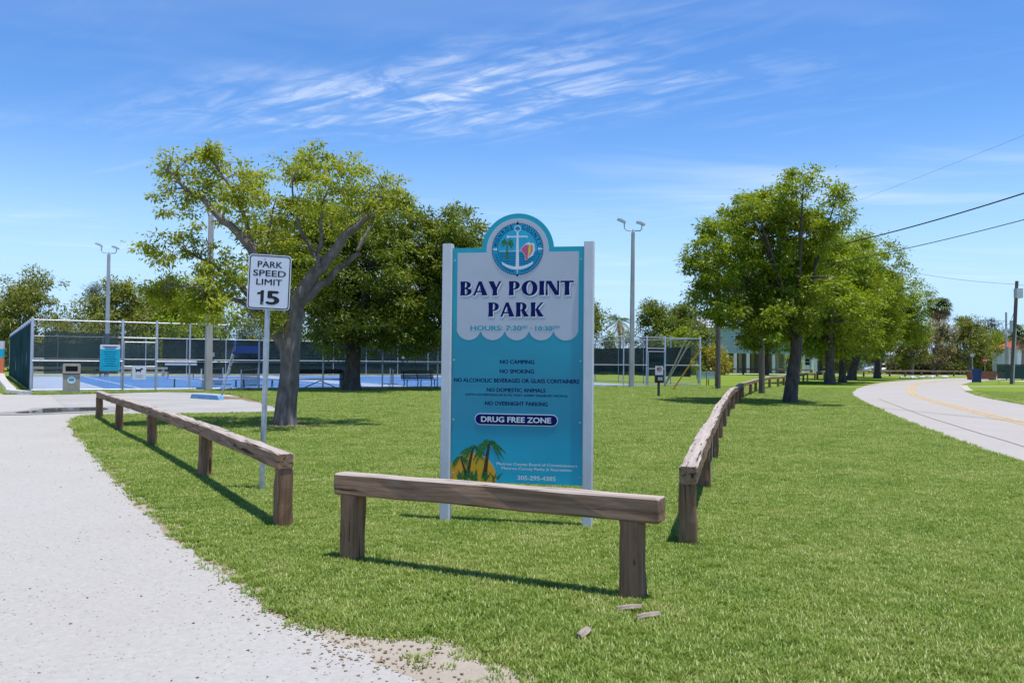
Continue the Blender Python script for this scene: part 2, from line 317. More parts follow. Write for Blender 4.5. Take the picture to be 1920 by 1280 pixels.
def catmull(P, n=8):
    P = [np.array(p, float) for p in P]; P = [2 * P[0] - P[1]] + P + [2 * P[-1] - P[-2]]; o = []
    for i in range(1, len(P) - 2):
        for k in range(n):
            t = k / n; a, b, c, d = P[i - 1:i + 3]
            o.append(.5 * (2 * b + (c - a) * t + (2 * a - 5 * b + 4 * c - d) * t * t + (-a + 3 * b - 3 * c + d) * t ** 3))
    o.append(P[-2]); return np.array(o)
def ragged(poly, step=.12, amp=.06, seed=1, far=14):
    """resample a polyline and roughen it (only near, where it shows)"""
    rg = np.random.default_rng(seed); o = []
    for a, b in zip(poly[:-1], poly[1:]):
        a = np.array(a, float); b = np.array(b, float); d = np.hypot(*(b - a)); dist = np.hypot(*((a + b) / 2))
        st = step * max(1, dist / 8); k = max(1, int(d / st)); nn = np.array([-(b - a)[1], (b - a)[0]]) / max(d, 1e-6)
        nz = np.convolve(rg.normal(0, 1, k + 6), [.12, .22, .32, .22, .12, 0, 0], 'same')[3:3 + k] * 1.9
        for i in range(k): o.append(a + (b - a) * i / k + nn * nz[i] * amp * max(1, dist / 16))
    o.append(np.array(poly[-1], float)); return np.array(o)
def sheet(name, poly, z, mat, parent=None, kind='structure', label=None):
    bm = bmesh.new(); vs = [bm.verts.new((p[0], p[1], z)) for p in poly]; f = bm.faces.new(vs)
    bmesh.ops.triangulate(bm, faces=[f]); bm.normal_update()
    for f in bm.faces:
        if f.normal.z < 0: f.normal_flip()
    me = bpy.data.meshes.new(name); bm.to_mesh(me); bm.free(); me.materials.append(mat)
    o = link(name, me, parent)
    if kind and not parent: o['kind'] = kind
    if label: o['label'] = label
    return o
def ribbon(name, left, right, z, mat, parent=None, kind='structure'):
    k = len(left); V = np.zeros((2 * k, 3)); V[:k, :2] = left; V[k:, :2] = right; V[:, 2] = z
    F = np.array([(i, k + i, k + i + 1, i + 1) for i in range(k - 1)])
    me = fast_mesh(name, V, F, [mat]); o = link(name, me, parent)
    if kind and not parent: o['kind'] = kind
    return o
def offset(line, d):
    t = np.gradient(line, axis=0); t /= np.linalg.norm(t, axis=1)[:, None]
    return line + np.stack([t[:, 1], -t[:, 0]], 1) * d

me = fast_mesh('ground', np.array([(-900, -60, 0), (900, -60, 0), (900, 1500, 0), (-900, 1500, 0)], float), np.array([(0, 1, 2, 3)]), [M['lawn']])
tag(link('ground', me), 'mown green lawn of the park', kind='structure')

EDGE = [(5.5, -12), (3.0, -5), (1.3, 0), (.35, 2.4), (-.41, 3.95), (-.73, 4.25), (-1.01, 4.53), (-1.43, 4.99), (-1.86, 5.62), (-2.72, 6.9), (-4.12, 9.11), (-6.5, 13.06), (-9.2, 17.6), (-10.2, 19.6), (-10.6, 20.7), (-10.3, 21.35)]
PAD = [(-8.44, 21.94), (-6.6, 22.7), (-6.3, 23.6), (-7.03, 25.36), (-9.0, 29.6), (-11.42, 34.16), (-13.0, 35.7), (-14.9, 36.0), (-15.8, 34.6), (-18.0, 32.2), (-19.3, 32.3), (-20.4, 33.6)]
edge_r = ragged(EDGE, .1, .035, 3)
drive_poly = np.vstack([edge_r, ragged(PAD, .5, .05, 5), [(-37.6, 61), (-52, 84), (-60, 84), (-70, 40), (-40, 20), (-30, -12)]])
g_ = sheet('gravel_drive', drive_poly, .012, M['gravel']); g_['label'] = 'pale crushed coral gravel drive curving past the lawn'
pad_poly = ragged([(-10.3, 21.4), (-8.44, 21.97), (-6.65, 22.75), (-6.4, 23.6), (-7.1, 25.3), (-9.05, 29.5), (-11.45, 34.0), (-13.0, 35.5), (-14.9, 35.8), (-15.8, 34.5), (-17.6, 32.4), (-13.6, 25.5), (-10.9, 21.6)], .5, .05, 9)
sheet('parking_pad', pad_poly, .017, M['pad'])
verge_o = offset(np.array(EDGE), .22)
vc = catmull(EDGE[3:15], 14)
def wobble(k, amp, seed): return np.convolve(np.random.default_rng(seed).normal(0, amp, k + 8), np.ones(5) / 2.4, 'same')[4:4 + k]
def offset_var(line, d):
    t = np.gradient(line, axis=0); t /= np.linalg.norm(t, axis=1)[:, None]; return line + np.stack([t[:, 1], -t[:, 0]], 1) * d[:, None]
ribbon('sandy_verge', offset(vc, -.3), offset_var(vc, .12 + wobble(len(vc), .06, 22)), .006, M['verge'])
bare = [(-.6, 3.1), (-.75, 3.9), (-1.3, 4.45), (-.8, 4.6), (-.45, 4.56), (-.2, 4.44), (-.08, 4.2), (.08, 4.08), (.22, 3.75), (.5, 3.2)]
sheet('bare_sand_patch', ragged(bare + [bare[0]], .06, .03, 31)[:-1], .009, M['verge'])
sheet('bare_soil', ragged([(-11.2, 30.2), (-9.6, 30.2), (-8.0, 27.6), (-6.7, 24.9), (-5.9, 24.0), (-6.2, 25.6), (-7.6, 28.6), (-9.4, 31.6), (-11.6, 33.4), (-11.2, 30.2)], .4, .1, 12)[:-1], .020, M['soil'])

# puddle on the drive
pud = [(-12.3 + .85 * math.cos(a) * (1 + .25 * math.sin(3 * a + 1)), 23.2 + 1.35 * math.sin(a) * (1 + .2 * math.sin(2 * a))) for a in np.linspace(0, 2 * math.pi, 40, endpoint=False)]
pudw = [(-12.3 + 1.35 * math.cos(a) * (1 + .3 * math.sin(3 * a + 1.3)), 23.0 + 2.0 * math.sin(a) * (1 + .2 * math.sin(2 * a + .4))) for a in np.linspace(0, 2 * math.pi, 44, endpoint=False)]
M['wet'] = gravelmat('wet_gravel', (.30, .285, .26), (.24, .225, .20), .3)
M['water'] = pm('puddle_water', (.10, .09, .075), .04, .2, 1.5, c2=(.16, .145, .12), spec=.5)
sheet('wet_gravel', pudw, .022, M['wet'])
pd = sheet('puddle', pud, .026, M['water']); pd['label'] = 'shallow grey puddle on the gravel drive'

# road: left edge spline, 5.7 m wide
RL = catmull([(7.2, -6), (7.05, 3), (7.35, 9), (7.88, 12.98), (8.38, 15.23), (9.39, 19.02), (11.35, 25.62), (14.33, 34.83), (16.98, 42.16), (21.16, 51.41), (28.98, 66.33), (39.23, 81.53), (49.8, 93.66), (63, 104), (82, 112), (120, 119), (200, 124)], 6)
RR = offset(RL, 5.7); RLr = RL + rng.normal(0, .03, RL.shape)
road = ribbon('road', RLr, RR, .016, M['road']); road['label'] = 'pale grey two lane road bending away'
for dd in (2.72, 2.98):
    ribbon('centre_line', offset(RL, dd - .055), offset(RL, dd + .055), .021, M['roadyellow'], road)
M['tar'] = pm('tar_seam', (.09, .085, .08), .9, .3, 4, coords='World')
sl = offset(RL, .95)[6:44]; sl = sl + np.cumsum(rng.normal(0, .012, sl.shape), axis=0)
ribbon('road_seam', sl - .02, sl + .02, .0205, M['tar'], road)
ribbon('kerb_edge', offset(RL, 5.7)[26:60], offset(RL, 6.15)[26:60], .03, M['path'])
# pale footpath across the lawn in front of the courts, and sidewalks / far street
def strip(name, pts, wdt, z, mat):
    ln = catmull(pts, 6); return ribbon(name, offset(ln, -wdt / 2), offset(ln, wdt / 2), z, mat)
strip('footpath', [(-2.5, 44.2), (2, 44.4), (6, 45.2), (10, 47.5), (13.5, 50.5), (17, 53)], .55, .008, M['path'])
strip('sidewalk', [(28.2, 56.8), (36, 59.8), (48, 63), (70, 67)], .9, .008, M['path'])
strip('far_street', [(10, 112), (28, 112), (45, 113), (62, 117), (80, 125)], 5.5, .008, M['path'])
strip('driveway', [(47, 78), (53, 82), (62, 86), (75, 90)], 4, .0085, M['path'])

# ------------------------------------------------------------------ timber barriers
def timber_mesh(name, Lg, wd, ht, axis, mat, seed, seg=10, jit=.004):
    """sawn timber with worn corners; runs along local x (axis 0) or z (axis 2); starts at 0 on z, centred on x"""
    rg = np.random.default_rng(seed); ch = .012
    a, b = wd / 2, ht / 2
    prof = [(-a + ch, -b), (a - ch, -b), (a, -b + ch), (a, b - ch), (a - ch, b), (-a + ch, b), (-a, b - ch), (-a, -b + ch)]
    V = []; n = len(prof)
    st = [0, .008] + list(np.linspace(.03, Lg - .03, seg)) + [Lg - .008, Lg]
    for i, s in enumerate(st):
        k = .93 if i in (0, len(st) - 1) else 1
        j = rg.normal(0, jit, (n, 2)) if 1 < i < len(st) - 2 else rg.normal(0, jit * .3, (n, 2))
        for q, (x, y) in enumerate(prof):
            px, py = x * k + j[q, 0], y * k + j[q, 1]
            V.append((s - Lg / 2, px, py) if axis == 0 else (px, py, s))
    F = [(i * n + q, i * n + (q + 1) % n, (i + 1) * n + (q + 1) % n, (i + 1) * n + q) for i in range(len(st) - 1) for q in range(n)]
    mb = MB(); mb.add(V, F); mb.add(V[:n], [tuple(range(n - 1, -1, -1))]); mb.add(V[-n:], [tuple(range(n))])
    me = mb.mesh(name); bm = bmesh.new(); bm.from_mesh(me); bmesh.ops.remove_doubles(bm, verts=bm.verts, dist=1e-5); bmesh.ops.recalc_face_normals(bm, faces=bm.faces); bm.to_mesh(me); bm.free()
    me.materials.append(mat); return me
def barrier(pts, label, z_post=.5, over=(.12, .12), span=1, seed=0, base=None, hvar=.012, wd=.14, ht=.155):
    """posts at pts, rails on top, each rail spanning `span` bays"""
    rg = random.Random(seed)
    e = empty('timber_barrier', (pts[0][0], pts[0][1], 0), 0, label, 'barrier')
    o0 = Vector((pts[0][0], pts[0][1], 0)); hs = [z_post + rg.uniform(-hvar, hvar) for _ in pts]
    pm_ = [timber_mesh('post', .75 + k * .0, wd, wd, 2, M['wood_z'], seed * 10 + k, 6) for k in range(3)]
    for i, p in enumerate(pts):
        a = pts[max(i - 1, 0)]; b = pts[min(i + 1, len(pts) - 1)]; ang = math.atan2(b[1] - a[1], b[0] - a[0])
        o = link('post', pm_[i % 3], e); o.location = Vector((p[0], p[1], hs[i] - .75)) - o0
        o.rotation_euler = (rg.uniform(-.02, .02), rg.uniform(-.02, .02), ang + rg.uniform(-.06, .06))
    i = 0
    while i < len(pts) - 1:
        j = min(i + span, len(pts) - 1)
        a = Vector((*pts[i], hs[i])); b = Vector((*pts[j], hs[j])); d = b - a; u = d.normalized()
        if i == 0: a = a - u * over[0]
        if j == len(pts) - 1: b = b + u * over[1]
        Lg = (b - a).length - .012
        me = timber_mesh('rail', Lg, wd, ht, 0, M['wood_x'], seed * 100 + i, max(8, int(Lg / .25)))
        o = link('rail', me, e); mid = (a + b) / 2; mid.z += ht / 2 + .001; o.location = mid - o0
        o.rotation_euler = (rg.uniform(-.02, .02), -math.asin(d.z / d.length), math.atan2(d.y, d.x)); i = j
    return e
fb = barrier([(-1.175, 6.30), (.78, 5.345)], 'short brown timber barrier of one rail on two posts before the park sign', .5, (.13, .19), 1, 3)
lb = barrier([(-2.03, 7.52), (-3.84, 10.59), (-5.98, 14.08), (-7.93, 17.08), (-9.88, 20.25)], 'weathered grey timber barrier beside the gravel drive and speed sign', .52, (.1, .1), 1, 5, ht=.14)
rb_pts = [(1.465, 6.95), (2.305, 10.02), (3.12, 13.01), (4.01, 16.31), (4.83, 19.22), (5.8, 22.7), (6.87, 26.26), (7.88, 29.55), (8.7, 32.2), (9.52, 34.78), (10.9, 38.5), (12.27, 42.37), (13.7, 46), (15.2, 49.69), (16.81, 53.2), (18.4, 57), (20, 60.4), (21.71, 63.73), (23.34, 67.5), (25.2, 71.8), (26.94, 74.9)]
rb = barrier(rb_pts, 'long weathered timber barrier following the lawn edge along the road', .52, (.1, .1), 1, 8, hvar=.03)
fb2 = barrier([(29, 80), (31, 83.6), (33, 87), (35.5, 90.6), (38, 94), (40.5, 97), (43, 100), (46, 102.6), (49, 105), (52, 107), (55, 109), (58, 110.6), (61, 112)], 'far timber barrier between the lawn and the parked white car', .55, (.1, .1), 1, 11, hvar=.03, wd=.18, ht=.18)
fb3 = barrier([(23, 105), (26, 105.3), (29, 105.6), (32, 106), (35, 106.4), (38, 106.8)], 'dark timber barrier in front of the teal stilt house', .6, (.1, .1), 1, 13, wd=.18, ht=.18)
# galvanised strap on the front barrier post and the lead-coloured straps on the long one
MB().box((0, 0, 0), (.006, .07, .10)).build('strap', M['galv'], fb, (.073, -.005, .44), (0, 0, -.452))
for k in (1, 4):
    p, q = rb_pts[k], rb_pts[k - 1]; a = math.atan2(p[1] - q[1], p[0] - q[0])
    MB().box((0, 0, 0), (.05, .006, .5)).build('strap', M['galv'], rb, (p[0] - rb_pts[0][0] + .080 * math.sin(a), p[1] - rb_pts[0][1] - .080 * math.cos(a), .38), (0, 0, a))

# ------------------------------------------------------------------ lettering
def text_mesh(body, size, mat, bold=0.0, sx=1.0, align='CENTER', spacing=1.0):
    cu = bpy.data.curves.new('lettering', 'FONT'); cu.body = body; cu.size = size; cu.align_x = align; cu.resolution_u = 3; cu.space_character = spacing
    o = bpy.data.objects.new('lettering', cu); me = bpy.data.meshes.new_from_object(o); bpy.data.objects.remove(o); bpy.data.curves.remove(cu)
    n = len(me.vertices); co = np.zeros(n * 3, np.float32); me.vertices.foreach_get('co', co); co = co.reshape(-1, 3)
    V = np.stack([co[:, 0] * sx, np.zeros(n), co[:, 1]], 1); me.vertices.foreach_set('co', V.astype(np.float32).ravel())
    if bold:
        b = bold * size * .62; tris = [tuple(p.vertices) for p in me.polygons]; VV = []; FF = []
        for q, (ox, oz) in enumerate(((0, 0), (b, 0), (-b, 0), (0, b * .7), (0, -b * .7))):
            k0 = len(VV); VV += [(x + ox, -.00003 * q, z + oz) for x, _, z in V]; FF += [tuple(i + k0 for i in t_) for t_ in tris]
        me = bpy.data.meshes.new('lettering'); me.from_pydata(VV, [], FF); V = np.array(VV)
    me.materials.clear(); me.materials.append(mat); me.update(); return me, (V[:, 0].min(), V[:, 0].max(), V[:, 2].min(), V[:, 2].max()) if n else (0, 0, 0, 0)
def fit_text(body, x0, x1, z0, z1, y, mat, parent, bold=0.0, name='lettering', spacing=1.0):
    """lettering fitted to a rectangle of its board (local x, z), facing -y"""
    me, b = text_mesh(body, 1.0, mat, bold, 1.0, 'CENTER', spacing)
    s = (x1 - x0) / (b[1] - b[0]); sz = (z1 - z0) / (b[3] - b[2])
    me.transform(Matrix.Translation((x0 - b[0] * s, 0, z0 - b[2] * sz)) @ Matrix.Diagonal((s, 1, sz, 1)))
    o = link(name, me, parent); o.location = (0, y, 0); return o
# flared display capitals, cap height 1
def arc_band(cx, cz, ro, ri, a0, a1, n=16, rx2=None):
    po = []; pi = []
    for k in range(n + 1):
        a = R(a0 + (a1 - a0) * k / n); po.append((cx + ro[0] * math.cos(a), cz + ro[1] * math.sin(a))); pi.append((cx + ri[0] * math.cos(a), cz + ri[1] * math.sin(a)))
    return [(po[k], po[k + 1], pi[k + 1], pi[k]) for k in range(n)]
def stem(x, wv=.30, z0=0, z1=1): 
    f = .022; m_ = (z0 + z1) / 2
    return [(x - f, z0), (x + wv + f, z0), (x + wv - .01, m_), (x + wv + f, z1), (x - f, z1), (x + .01, m_)]
def glyph(ch):
    q = []
    if ch == 'I': q = [stem(.03)]; w_ = .36
    elif ch == 'B': q = [stem(.03)] + arc_band(.34, .745, (.40, .255), (.14, .175), -90, 90) + arc_band(.34, .265, (.46, .265), (.17, .185), -90, 90) + [[(.3, .92), (.345, .92), (.345, 1), (.3, 1)], [(.3, 0), (.345, 0), (.345, .08), (.3, .08)], [(.3, .45), (.36, .45), (.36, .56), (.3, .56)]]; w_ = .82
    elif ch in 'PR':
        q = [stem(.03)] + arc_band(.36, .70, (.40, .30), (.13, .215), -90, 90) + [[(.3, .915), (.365, .915), (.365, 1), (.3, 1)], [(.3, .40), (.365, .40), (.365, .485), (.3, .485)]]; w_ = .78
        if ch == 'R': q += [[(.36, .46), (.60, .50), (.93, 0), (.58, 0)]]; w_ = .93
    elif ch == 'A': q = [[(-.02, 0), (.13, 0), (.47, .86), (.44, 1.0), (.36, 1.0)], [(.36, 1.0), (.56, 1.0), (.98, 0), (.60, 0)], [(.2, .22), (.62, .22), (.60, .32), (.25, .32)]]; w_ = .96
    elif ch == 'Y': q = [[(-.03, 1), (.33, 1), (.56, .5), (.5, .36), (.28, .36)], [(.70, 1), (.86, 1), (.56, .42), (.48, .5)], stem(.27, .30, 0, .5)]; w_ = .84
    elif ch == 'O': q = arc_band(.54, .5, (.54, .53), (.21, .43), 0, 360, 40); w_ = 1.08
    elif ch == 'N': q = [[(-.02, 0), (.13, 0), (.11, .5), (.11, 1), (0, 1), (.02, .5)], [(.0, 1), (.34, 1), (.86, .12), (.86, 0), (.62, 0)], [(.75, 0), (.87, 0), (.89, 1), (.74, 1), (.755, .5)]]; w_ = .90
    elif ch == 'T': q = [stem(.26, .30), [(-.02, 1), (.84, 1), (.86, .82), (.78, .88), (.04, .88), (-.04, .82)]]; w_ = .82
    elif ch == 'K': q = [stem(.03), [(.33, .50), (.72, 1), (.88, 1), (.50, .52)], [(.31, .52), (.52, .60), (.93, 0), (.56, 0)]]; w_ = .90
    return q, w_
def display(word, x0, x1, z0, z1, y, mat, parent, dx=0, dz=0):
    mb = MB(); x = 0; items = []
    for ch in word:
        if ch == ' ': x += .42; continue
        q, w_ = glyph(ch); items.append((x, q)); x += w_ + .10
    W = x - .10; s = (x1 - x0) / W
    for ox, q in items:
        if mat is M['navy']: mb = MB()
        for k, poly in enumerate(q):
            P = [(x0 + dx + (ox + a) * s, z0 + dz + b * (z1 - z0)) for a, b in poly]
            ar = sum(P[i][0] * P[(i + 1) % len(P)][1] - P[(i + 1) % len(P)][0] * P[i][1] for i in range(len(P)))
            if ar < 0: P = P[::-1]
            mb.flat(P, y - .00004 * (k % 5))
        if mat is M['navy']: mb.build('letter', mat, parent)
    if mat is not M['navy']: mb.build('letter_shadow', mat, parent)['kind'] = 'stuff'

# ------------------------------------------------------------------ park sign
def tealmat():
    m, t = newmat('teal_print'); l = t.links; tcn = nd(t, 'ShaderNodeTexCoord'); sp = nd(t, 'ShaderNodeSeparateXYZ'); l.new(tcn.outputs['Object'], sp.inputs[0])
    n1 = nd(t, 'ShaderNodeTexNoise', Scale=1.6, Detail=3); l.new(tcn.outputs['Object'], n1.inputs['Vector'])
    ad = nd(t, 'ShaderNodeMath', operation='MULTIPLY_ADD'); l.new(n1.outputs['Fac'], ad.inputs[0]); ad.inputs[1].default_value = .25; l.new(sp.outputs['Z'], ad.inputs[2])
    cr = nd(t, 'ShaderNodeValToRGB'); e = cr.color_ramp.elements; mr = nd(t, 'ShaderNodeMapRange'); mr.inputs[1].default_value = .35; mr.inputs[2].default_value = 2.6; l.new(ad.outputs[0], mr.inputs[0]); l.new(mr.outputs[0], cr.inputs[0])
    e[0].position = .02; e[0].color = (.0, .50, .68, 1); e[1].position = 1; e[1].color = (.0, .36, .46, 1)
    for p_, c_ in ((.13, (.0, .42, .58, 1)), (.30, (.0, .27, .40, 1)), (.5, (.0, .25, .36, 1)), (.75, (.0, .32, .42, 1))): x = e.new(p_); x.color = c_
    p = nd(t, 'ShaderNodeBsdfPrincipled', Roughness=.34); l.new(cr.outputs[0], p.inputs['Base Color']); o = nd(t, 'ShaderNodeOutputMaterial'); l.new(p.outputs[0], o.inputs[0])
    n2 = nd(t, 'ShaderNodeTexNoise', Scale=1.8, Detail=1); l.new(tcn.outputs['Object'], n2.inputs['Vector']); b = nd(t, 'ShaderNodeBump', Strength=.25, Distance=.06); l.new(n2.outputs['Fac'], b.inputs['Height']); l.new(b.outputs[0], p.inputs['Normal'])
    return m
M['teal'] = tealmat()
M['sign_white'] = pm('sign_white_print', (.50, .52, .57), .45, .03, 3, spec=.2)
M['navy'] = pm('navy_print', (.003, .006, .10), .5, .05, 4, spec=.12)
M['teal_text'] = pm('teal_lettering', (.0, .30, .40), .4, .04, 4)
M['pale_text'] = pm('white_lettering', (.72, .75, .78), .4, .03, 4)
M['grey_text'] = pm('grey_drop_shadow', (.30, .32, .34), .5, .03, 4)
M['sun_print'] = pm('yellow_sun_print', (.80, .47, .01), .4, .12, 8, c2=(.88, .36, .02))
M['palm_print'] = pm('green_palm_print', (.01, .10, .025), .4, .3, 60, c2=(.05, .26, .05))
M['trunk_print'] = pm('brown_trunk_print', (.05, .025, .012), .4, .3, 30)
M['seal_blue'] = pm('seal_blue_print', (.0, .32, .52), .4, .05, 9)
M['seal_light'] = pm('seal_light_blue_print', (.02, .40, .60), .4, .05, 9)
M['seal_pink'] = pm('shell_pink_print', (.62, .10, .20), .4, .1, 40)
M['seal_yellow'] = pm('shell_yellow_print', (.85, .55, .02), .4, .06, 9)
M['seal_coral'] = pm('shell_coral_print', (.70, .22, .20), .4, .1, 30)
S0 = Vector((-.6, 7.82, 0)); S1 = Vector((.69, 7.58, 0)); sang = math.atan2(S1.y - S0.y, S1.x - S0.x); smid = (S0 + S1) / 2
sign = empty('park_sign', smid, sang, 'tall teal and white park sign board with arched top on two white posts', 'sign')
hw = (S1 - S0).length / 2
for sx in (-1, 1):
    mb = MB(); ch = .008; a = .045
    pr = [(-a + ch, -a), (a - ch, -a), (a, -a + ch), (a, a - ch), (a - ch, a), (-a + ch, a), (-a, a - ch), (-a, -a + ch)]
    for z0, z1 in ((-.5, 2.575),):
        V = [(x, y, z0) for x, y in pr] + [(x, y, z1) for x, y in pr]
        mb.add(V, [(i, (i + 1) % 8, (i + 1) % 8 + 8, i + 8) for i in range(8)] + [tuple(range(8, 16)), tuple(range(7, -1, -1))])
    mb.build('post', M['white_paint'], sign, (sx * hw, 0, 0))
PW = hw - .048; ZB, ZT, ZA = .385, 2.535, 2.845    # panel bottom, shoulder, top of arch
def arch_outline(inset):
    W = PW - inset; zt = ZT - inset; r = .335 - inset; cz = ZA - .335
    o = [(-W, ZB if inset == 0 else ZB + inset), (W, ZB if inset == 0 else ZB + inset), (W, zt)]
    a0 = math.asin(max(-1, min(1, (zt - cz) / r)))
    for k in range(33):
        a = a0 + (math.pi - 2 * a0) * k / 32; o.append((r * math.cos(a), cz + r * math.sin(a)))
    o.append((-W, zt)); return o
F0 = -.012
MB().prism(arch_outline(0), F0, .012).build('panel', M['teal'], sign)
wf = arch_outline(.045)[2:]; zs = 1.80
sc_pts = []; W = PW - .045; nsc = 5; wsc = 2 * W / nsc
for k in range(nsc):
    for j in range(13):
        t = j / 12 * 2 - 1; sc_pts.append((-W + wsc * (k + .5 + t / 2), zs - .115 * math.sqrt(max(0, 1 - (t * .96) ** 2)) + .0))
MB().prism(wf + sc_pts, F0 - .0012, F0 + .002).build('white_field', M['sign_white'], sign)
y1 = F0 - .0022
display('BAY POINT', -.535, .515, 2.095, 2.225, y1 + .0002, M['grey_text'], sign, .017, -.019)
display('BAY POINT', -.535, .515, 2.095, 2.225, y1 - .0002, M['pale_text'], sign, .010, -.011)
display('BAY POINT', -.535, .515, 2.095, 2.225, y1 - .0006, M['navy'], sign)
display('PARK', -.268, .245, 1.90, 2.03, y1 + .0002, M['grey_text'], sign, .017, -.019)
display('PARK', -.268, .245, 1.90, 2.03, y1 - .0002, M['pale_text'], sign, .010, -.011)
display('PARK', -.268, .245, 1.90, 2.03, y1 - .0006, M['navy'], sign)
for tx, x0, x1, z0, z1, mt, bd in (
        ('HOURS: 7:30', -.435, .045, 1.772, 1.818, 'teal_text', .055), ('am', .05, .097, 1.792, 1.818, 'teal_text', .02), ('-', .122, .145, 1.791, 1.797, 'teal_text', .03),
        ('10:30', .17, .328, 1.772, 1.816, 'teal_text', .055), ('pm', .333, .395, 1.784, 1.818, 'teal_text', .02),
        ('NO CAMPING', -.155, .165, 1.468, 1.506, 'navy', .05), ('NO SMOKING', -.155, .165, 1.382, 1.420, 'navy', .05),
        ('NO ALCOHOLIC BEVERAGES OR GLASS CONTAINERS', -.585, .575, 1.297, 1.335, 'navy', .05),
        ('NO DOMESTIC ANIMALS', -.275, .27, 1.212, 1.248, 'navy', .05), ('(WITH EXCEPTION OF K-9\'S THAT ASSIST DISABLED PEOPLE)', -.475, .47, 1.168, 1.194, 'navy', .03),
        ('NO OVERNIGHT PARKING', -.29, .29, 1.088, 1.126, 'navy', .05),
        ('DRUG FREE ZONE', -.325, .325, .935, .987, 'pale_text', .055),
        ('Monroe County Board of Commissioners', -.175, .565, .54, .572, 'pale_text', .04), ('Monroe County Parks & Recreation', -.13, .515, .500, .532, 'pale_text', .04),
        ('305-295-4385', .02, .37, .418, .458, 'pale_text', .05)):
    fit_text(tx, x0, x1, z0, z1, F0 - (.0055 if tx.startswith('DRUG') else .0022), M[mt], sign, bd)
def pill(x0, x1, z0, z1):
    r = (z1 - z0) / 2; cz = (z0 + z1) / 2; o = []
    for k in range(13): a = -math.pi / 2 + math.pi * k / 12; o.append((x1 - r + r * math.cos(a), cz + r * math.sin(a)))
    for k in range(13): a = math.pi / 2 + math.pi * k / 12; o.append((x0 + r + r * math.cos(a), cz + r * math.sin(a)))
    return o
pl = MB().prism(pill(-.385, .385, .908, 1.014), F0 - .0015, F0 + .001).build('lozenge', M['pale_text'], sign)
MB().prism(pill(-.378, .378, .915, 1.007), F0 - .0035, F0 - .0005).build('lozenge_fill', M['navy'], pl)
# yellow sun and printed palms in the lower corner
sunp = [(-PW + .004, ZB + .003)]
for k in range(25):
    a = R(4 + (138 - 4) * k / 24); sunp.append((-.41 + .232 * math.cos(a), .42 + .232 * math.sin(a)))
sunp = [p for p in sunp if p[0] >= -PW + .004]; sunp = [(-.178, ZB + .003)] + sunp[1:] + [(-PW + .004, .545), (-PW + .004, ZB + .003)]
sp_ = MB().prism(sunp, F0 - .0016, F0 + .001).build('printed_sun', M['sun_print'], sign)
def printed_palm(bx, bz, tx, tz, size, seed):
    rg = random.Random(seed); y = F0 - .0024
    mb = MB(); k = 8; Lp = []; Rp = []
    for i in range(k + 1):
        t = i / k; x = bx + (tx - bx) * (t ** 1.4); z = bz + (tz - bz) * t; wv = .011 * size * (1.25 - .6 * t); Lp.append((x - wv, z)); Rp.append((x + wv, z))
    mb.flat([*Rp[:1], *Rp[1:], *Lp[::-1]], y, 1)
    for f in range(16):
        a = R(-35 + 250 * f / 15 + rg.uniform(-8, 8)); ln = size * rg.uniform(.075, .11); P = []
        for i in range(9):
            t = i / 8; x = tx + math.cos(a) * ln * t; z = tz + math.sin(a) * ln * t * .75 - size * .075 * t * t; P.append((x, z))
        for i in range(8):
            (xa, za), (xb, zb) = P[i], P[i + 1]; dl = size * .026 * math.sin(math.pi * (i + .6) / 8.6)
            mb.flat([(xa, za), (xb, zb), (xb + .006 * size, zb - dl), (xa + .001, za - dl * .55)], y - .0002 - .00005 * f, 0)
    for f in range(16):
        x = bx + rg.uniform(-.075, .075) * size; z = bz + rg.uniform(-.02, .02) * size; a = rg.uniform(.4, 2.7); ln = .05 * size
        mb.flat([(x - .01, z - .012), (x + .012, z - .012), (x + math.cos(a) * ln, z + math.sin(a) * ln)], y - .0012 - .00005 * f, 0)
    return mb.build('printed_palm', [M['palm_print'], M['trunk_print']], sign)
printed_palm(-.46, .42, -.515, .605, .95, 1); printed_palm(-.445, .43, -.395, .70, 1.3, 2); printed_palm(-.285, .415, -.245, .75, 1.55, 3)
# county seal
cz = ZA - .335 + .008; sy = F0 - .0022
def disc(r, n=64, tooth=0):
    return [((r + (tooth if k % 2 else 0)) * math.cos(2 * math.pi * k / n), cz + (r + (tooth if k % 2 else 0)) * math.sin(2 * math.pi * k / n)) for k in range(n)]
seal = MB().prism(disc(.232, 144, .010), sy - .0008, sy + .0012).build('county_seal', M['navy'], sign)
MB().flat(disc(.231), sy - .0012).build('seal_ring', M['seal_blue'], seal)
MB().flat(disc(.187), sy - .0014).build('seal_rim', M['navy'], seal)
MB().flat(disc(.183), sy - .0016).build('seal_sky', M['seal_light'], seal)
sea = [(.183 * math.cos(a), cz + .183 * math.sin(a)) for a in np.linspace(math.pi * 1.03, math.pi * 1.97, 30)]
MB().flat(sea, sy - .0018).build('seal_sea', M['seal_blue'], seal)
mb = MB()
for k in range(9):
    z = cz - .03 - k * .0155; hwid = math.sqrt(max(0, .178 ** 2 - (z - cz) ** 2)); mb.flat([(-hwid, z), (hwid, z), (hwid, z + .0045), (-hwid, z + .0045)], sy - .0020)
mb.build('seal_waves', M['navy'], seal)
mb = MB(); mb.flat([(-.165, cz - .022), (.165, cz - .022), (.165, cz - .017), (-.165, cz - .017)], sy - .00202); mb.build('seal_horizon', M['pale_text'], seal)
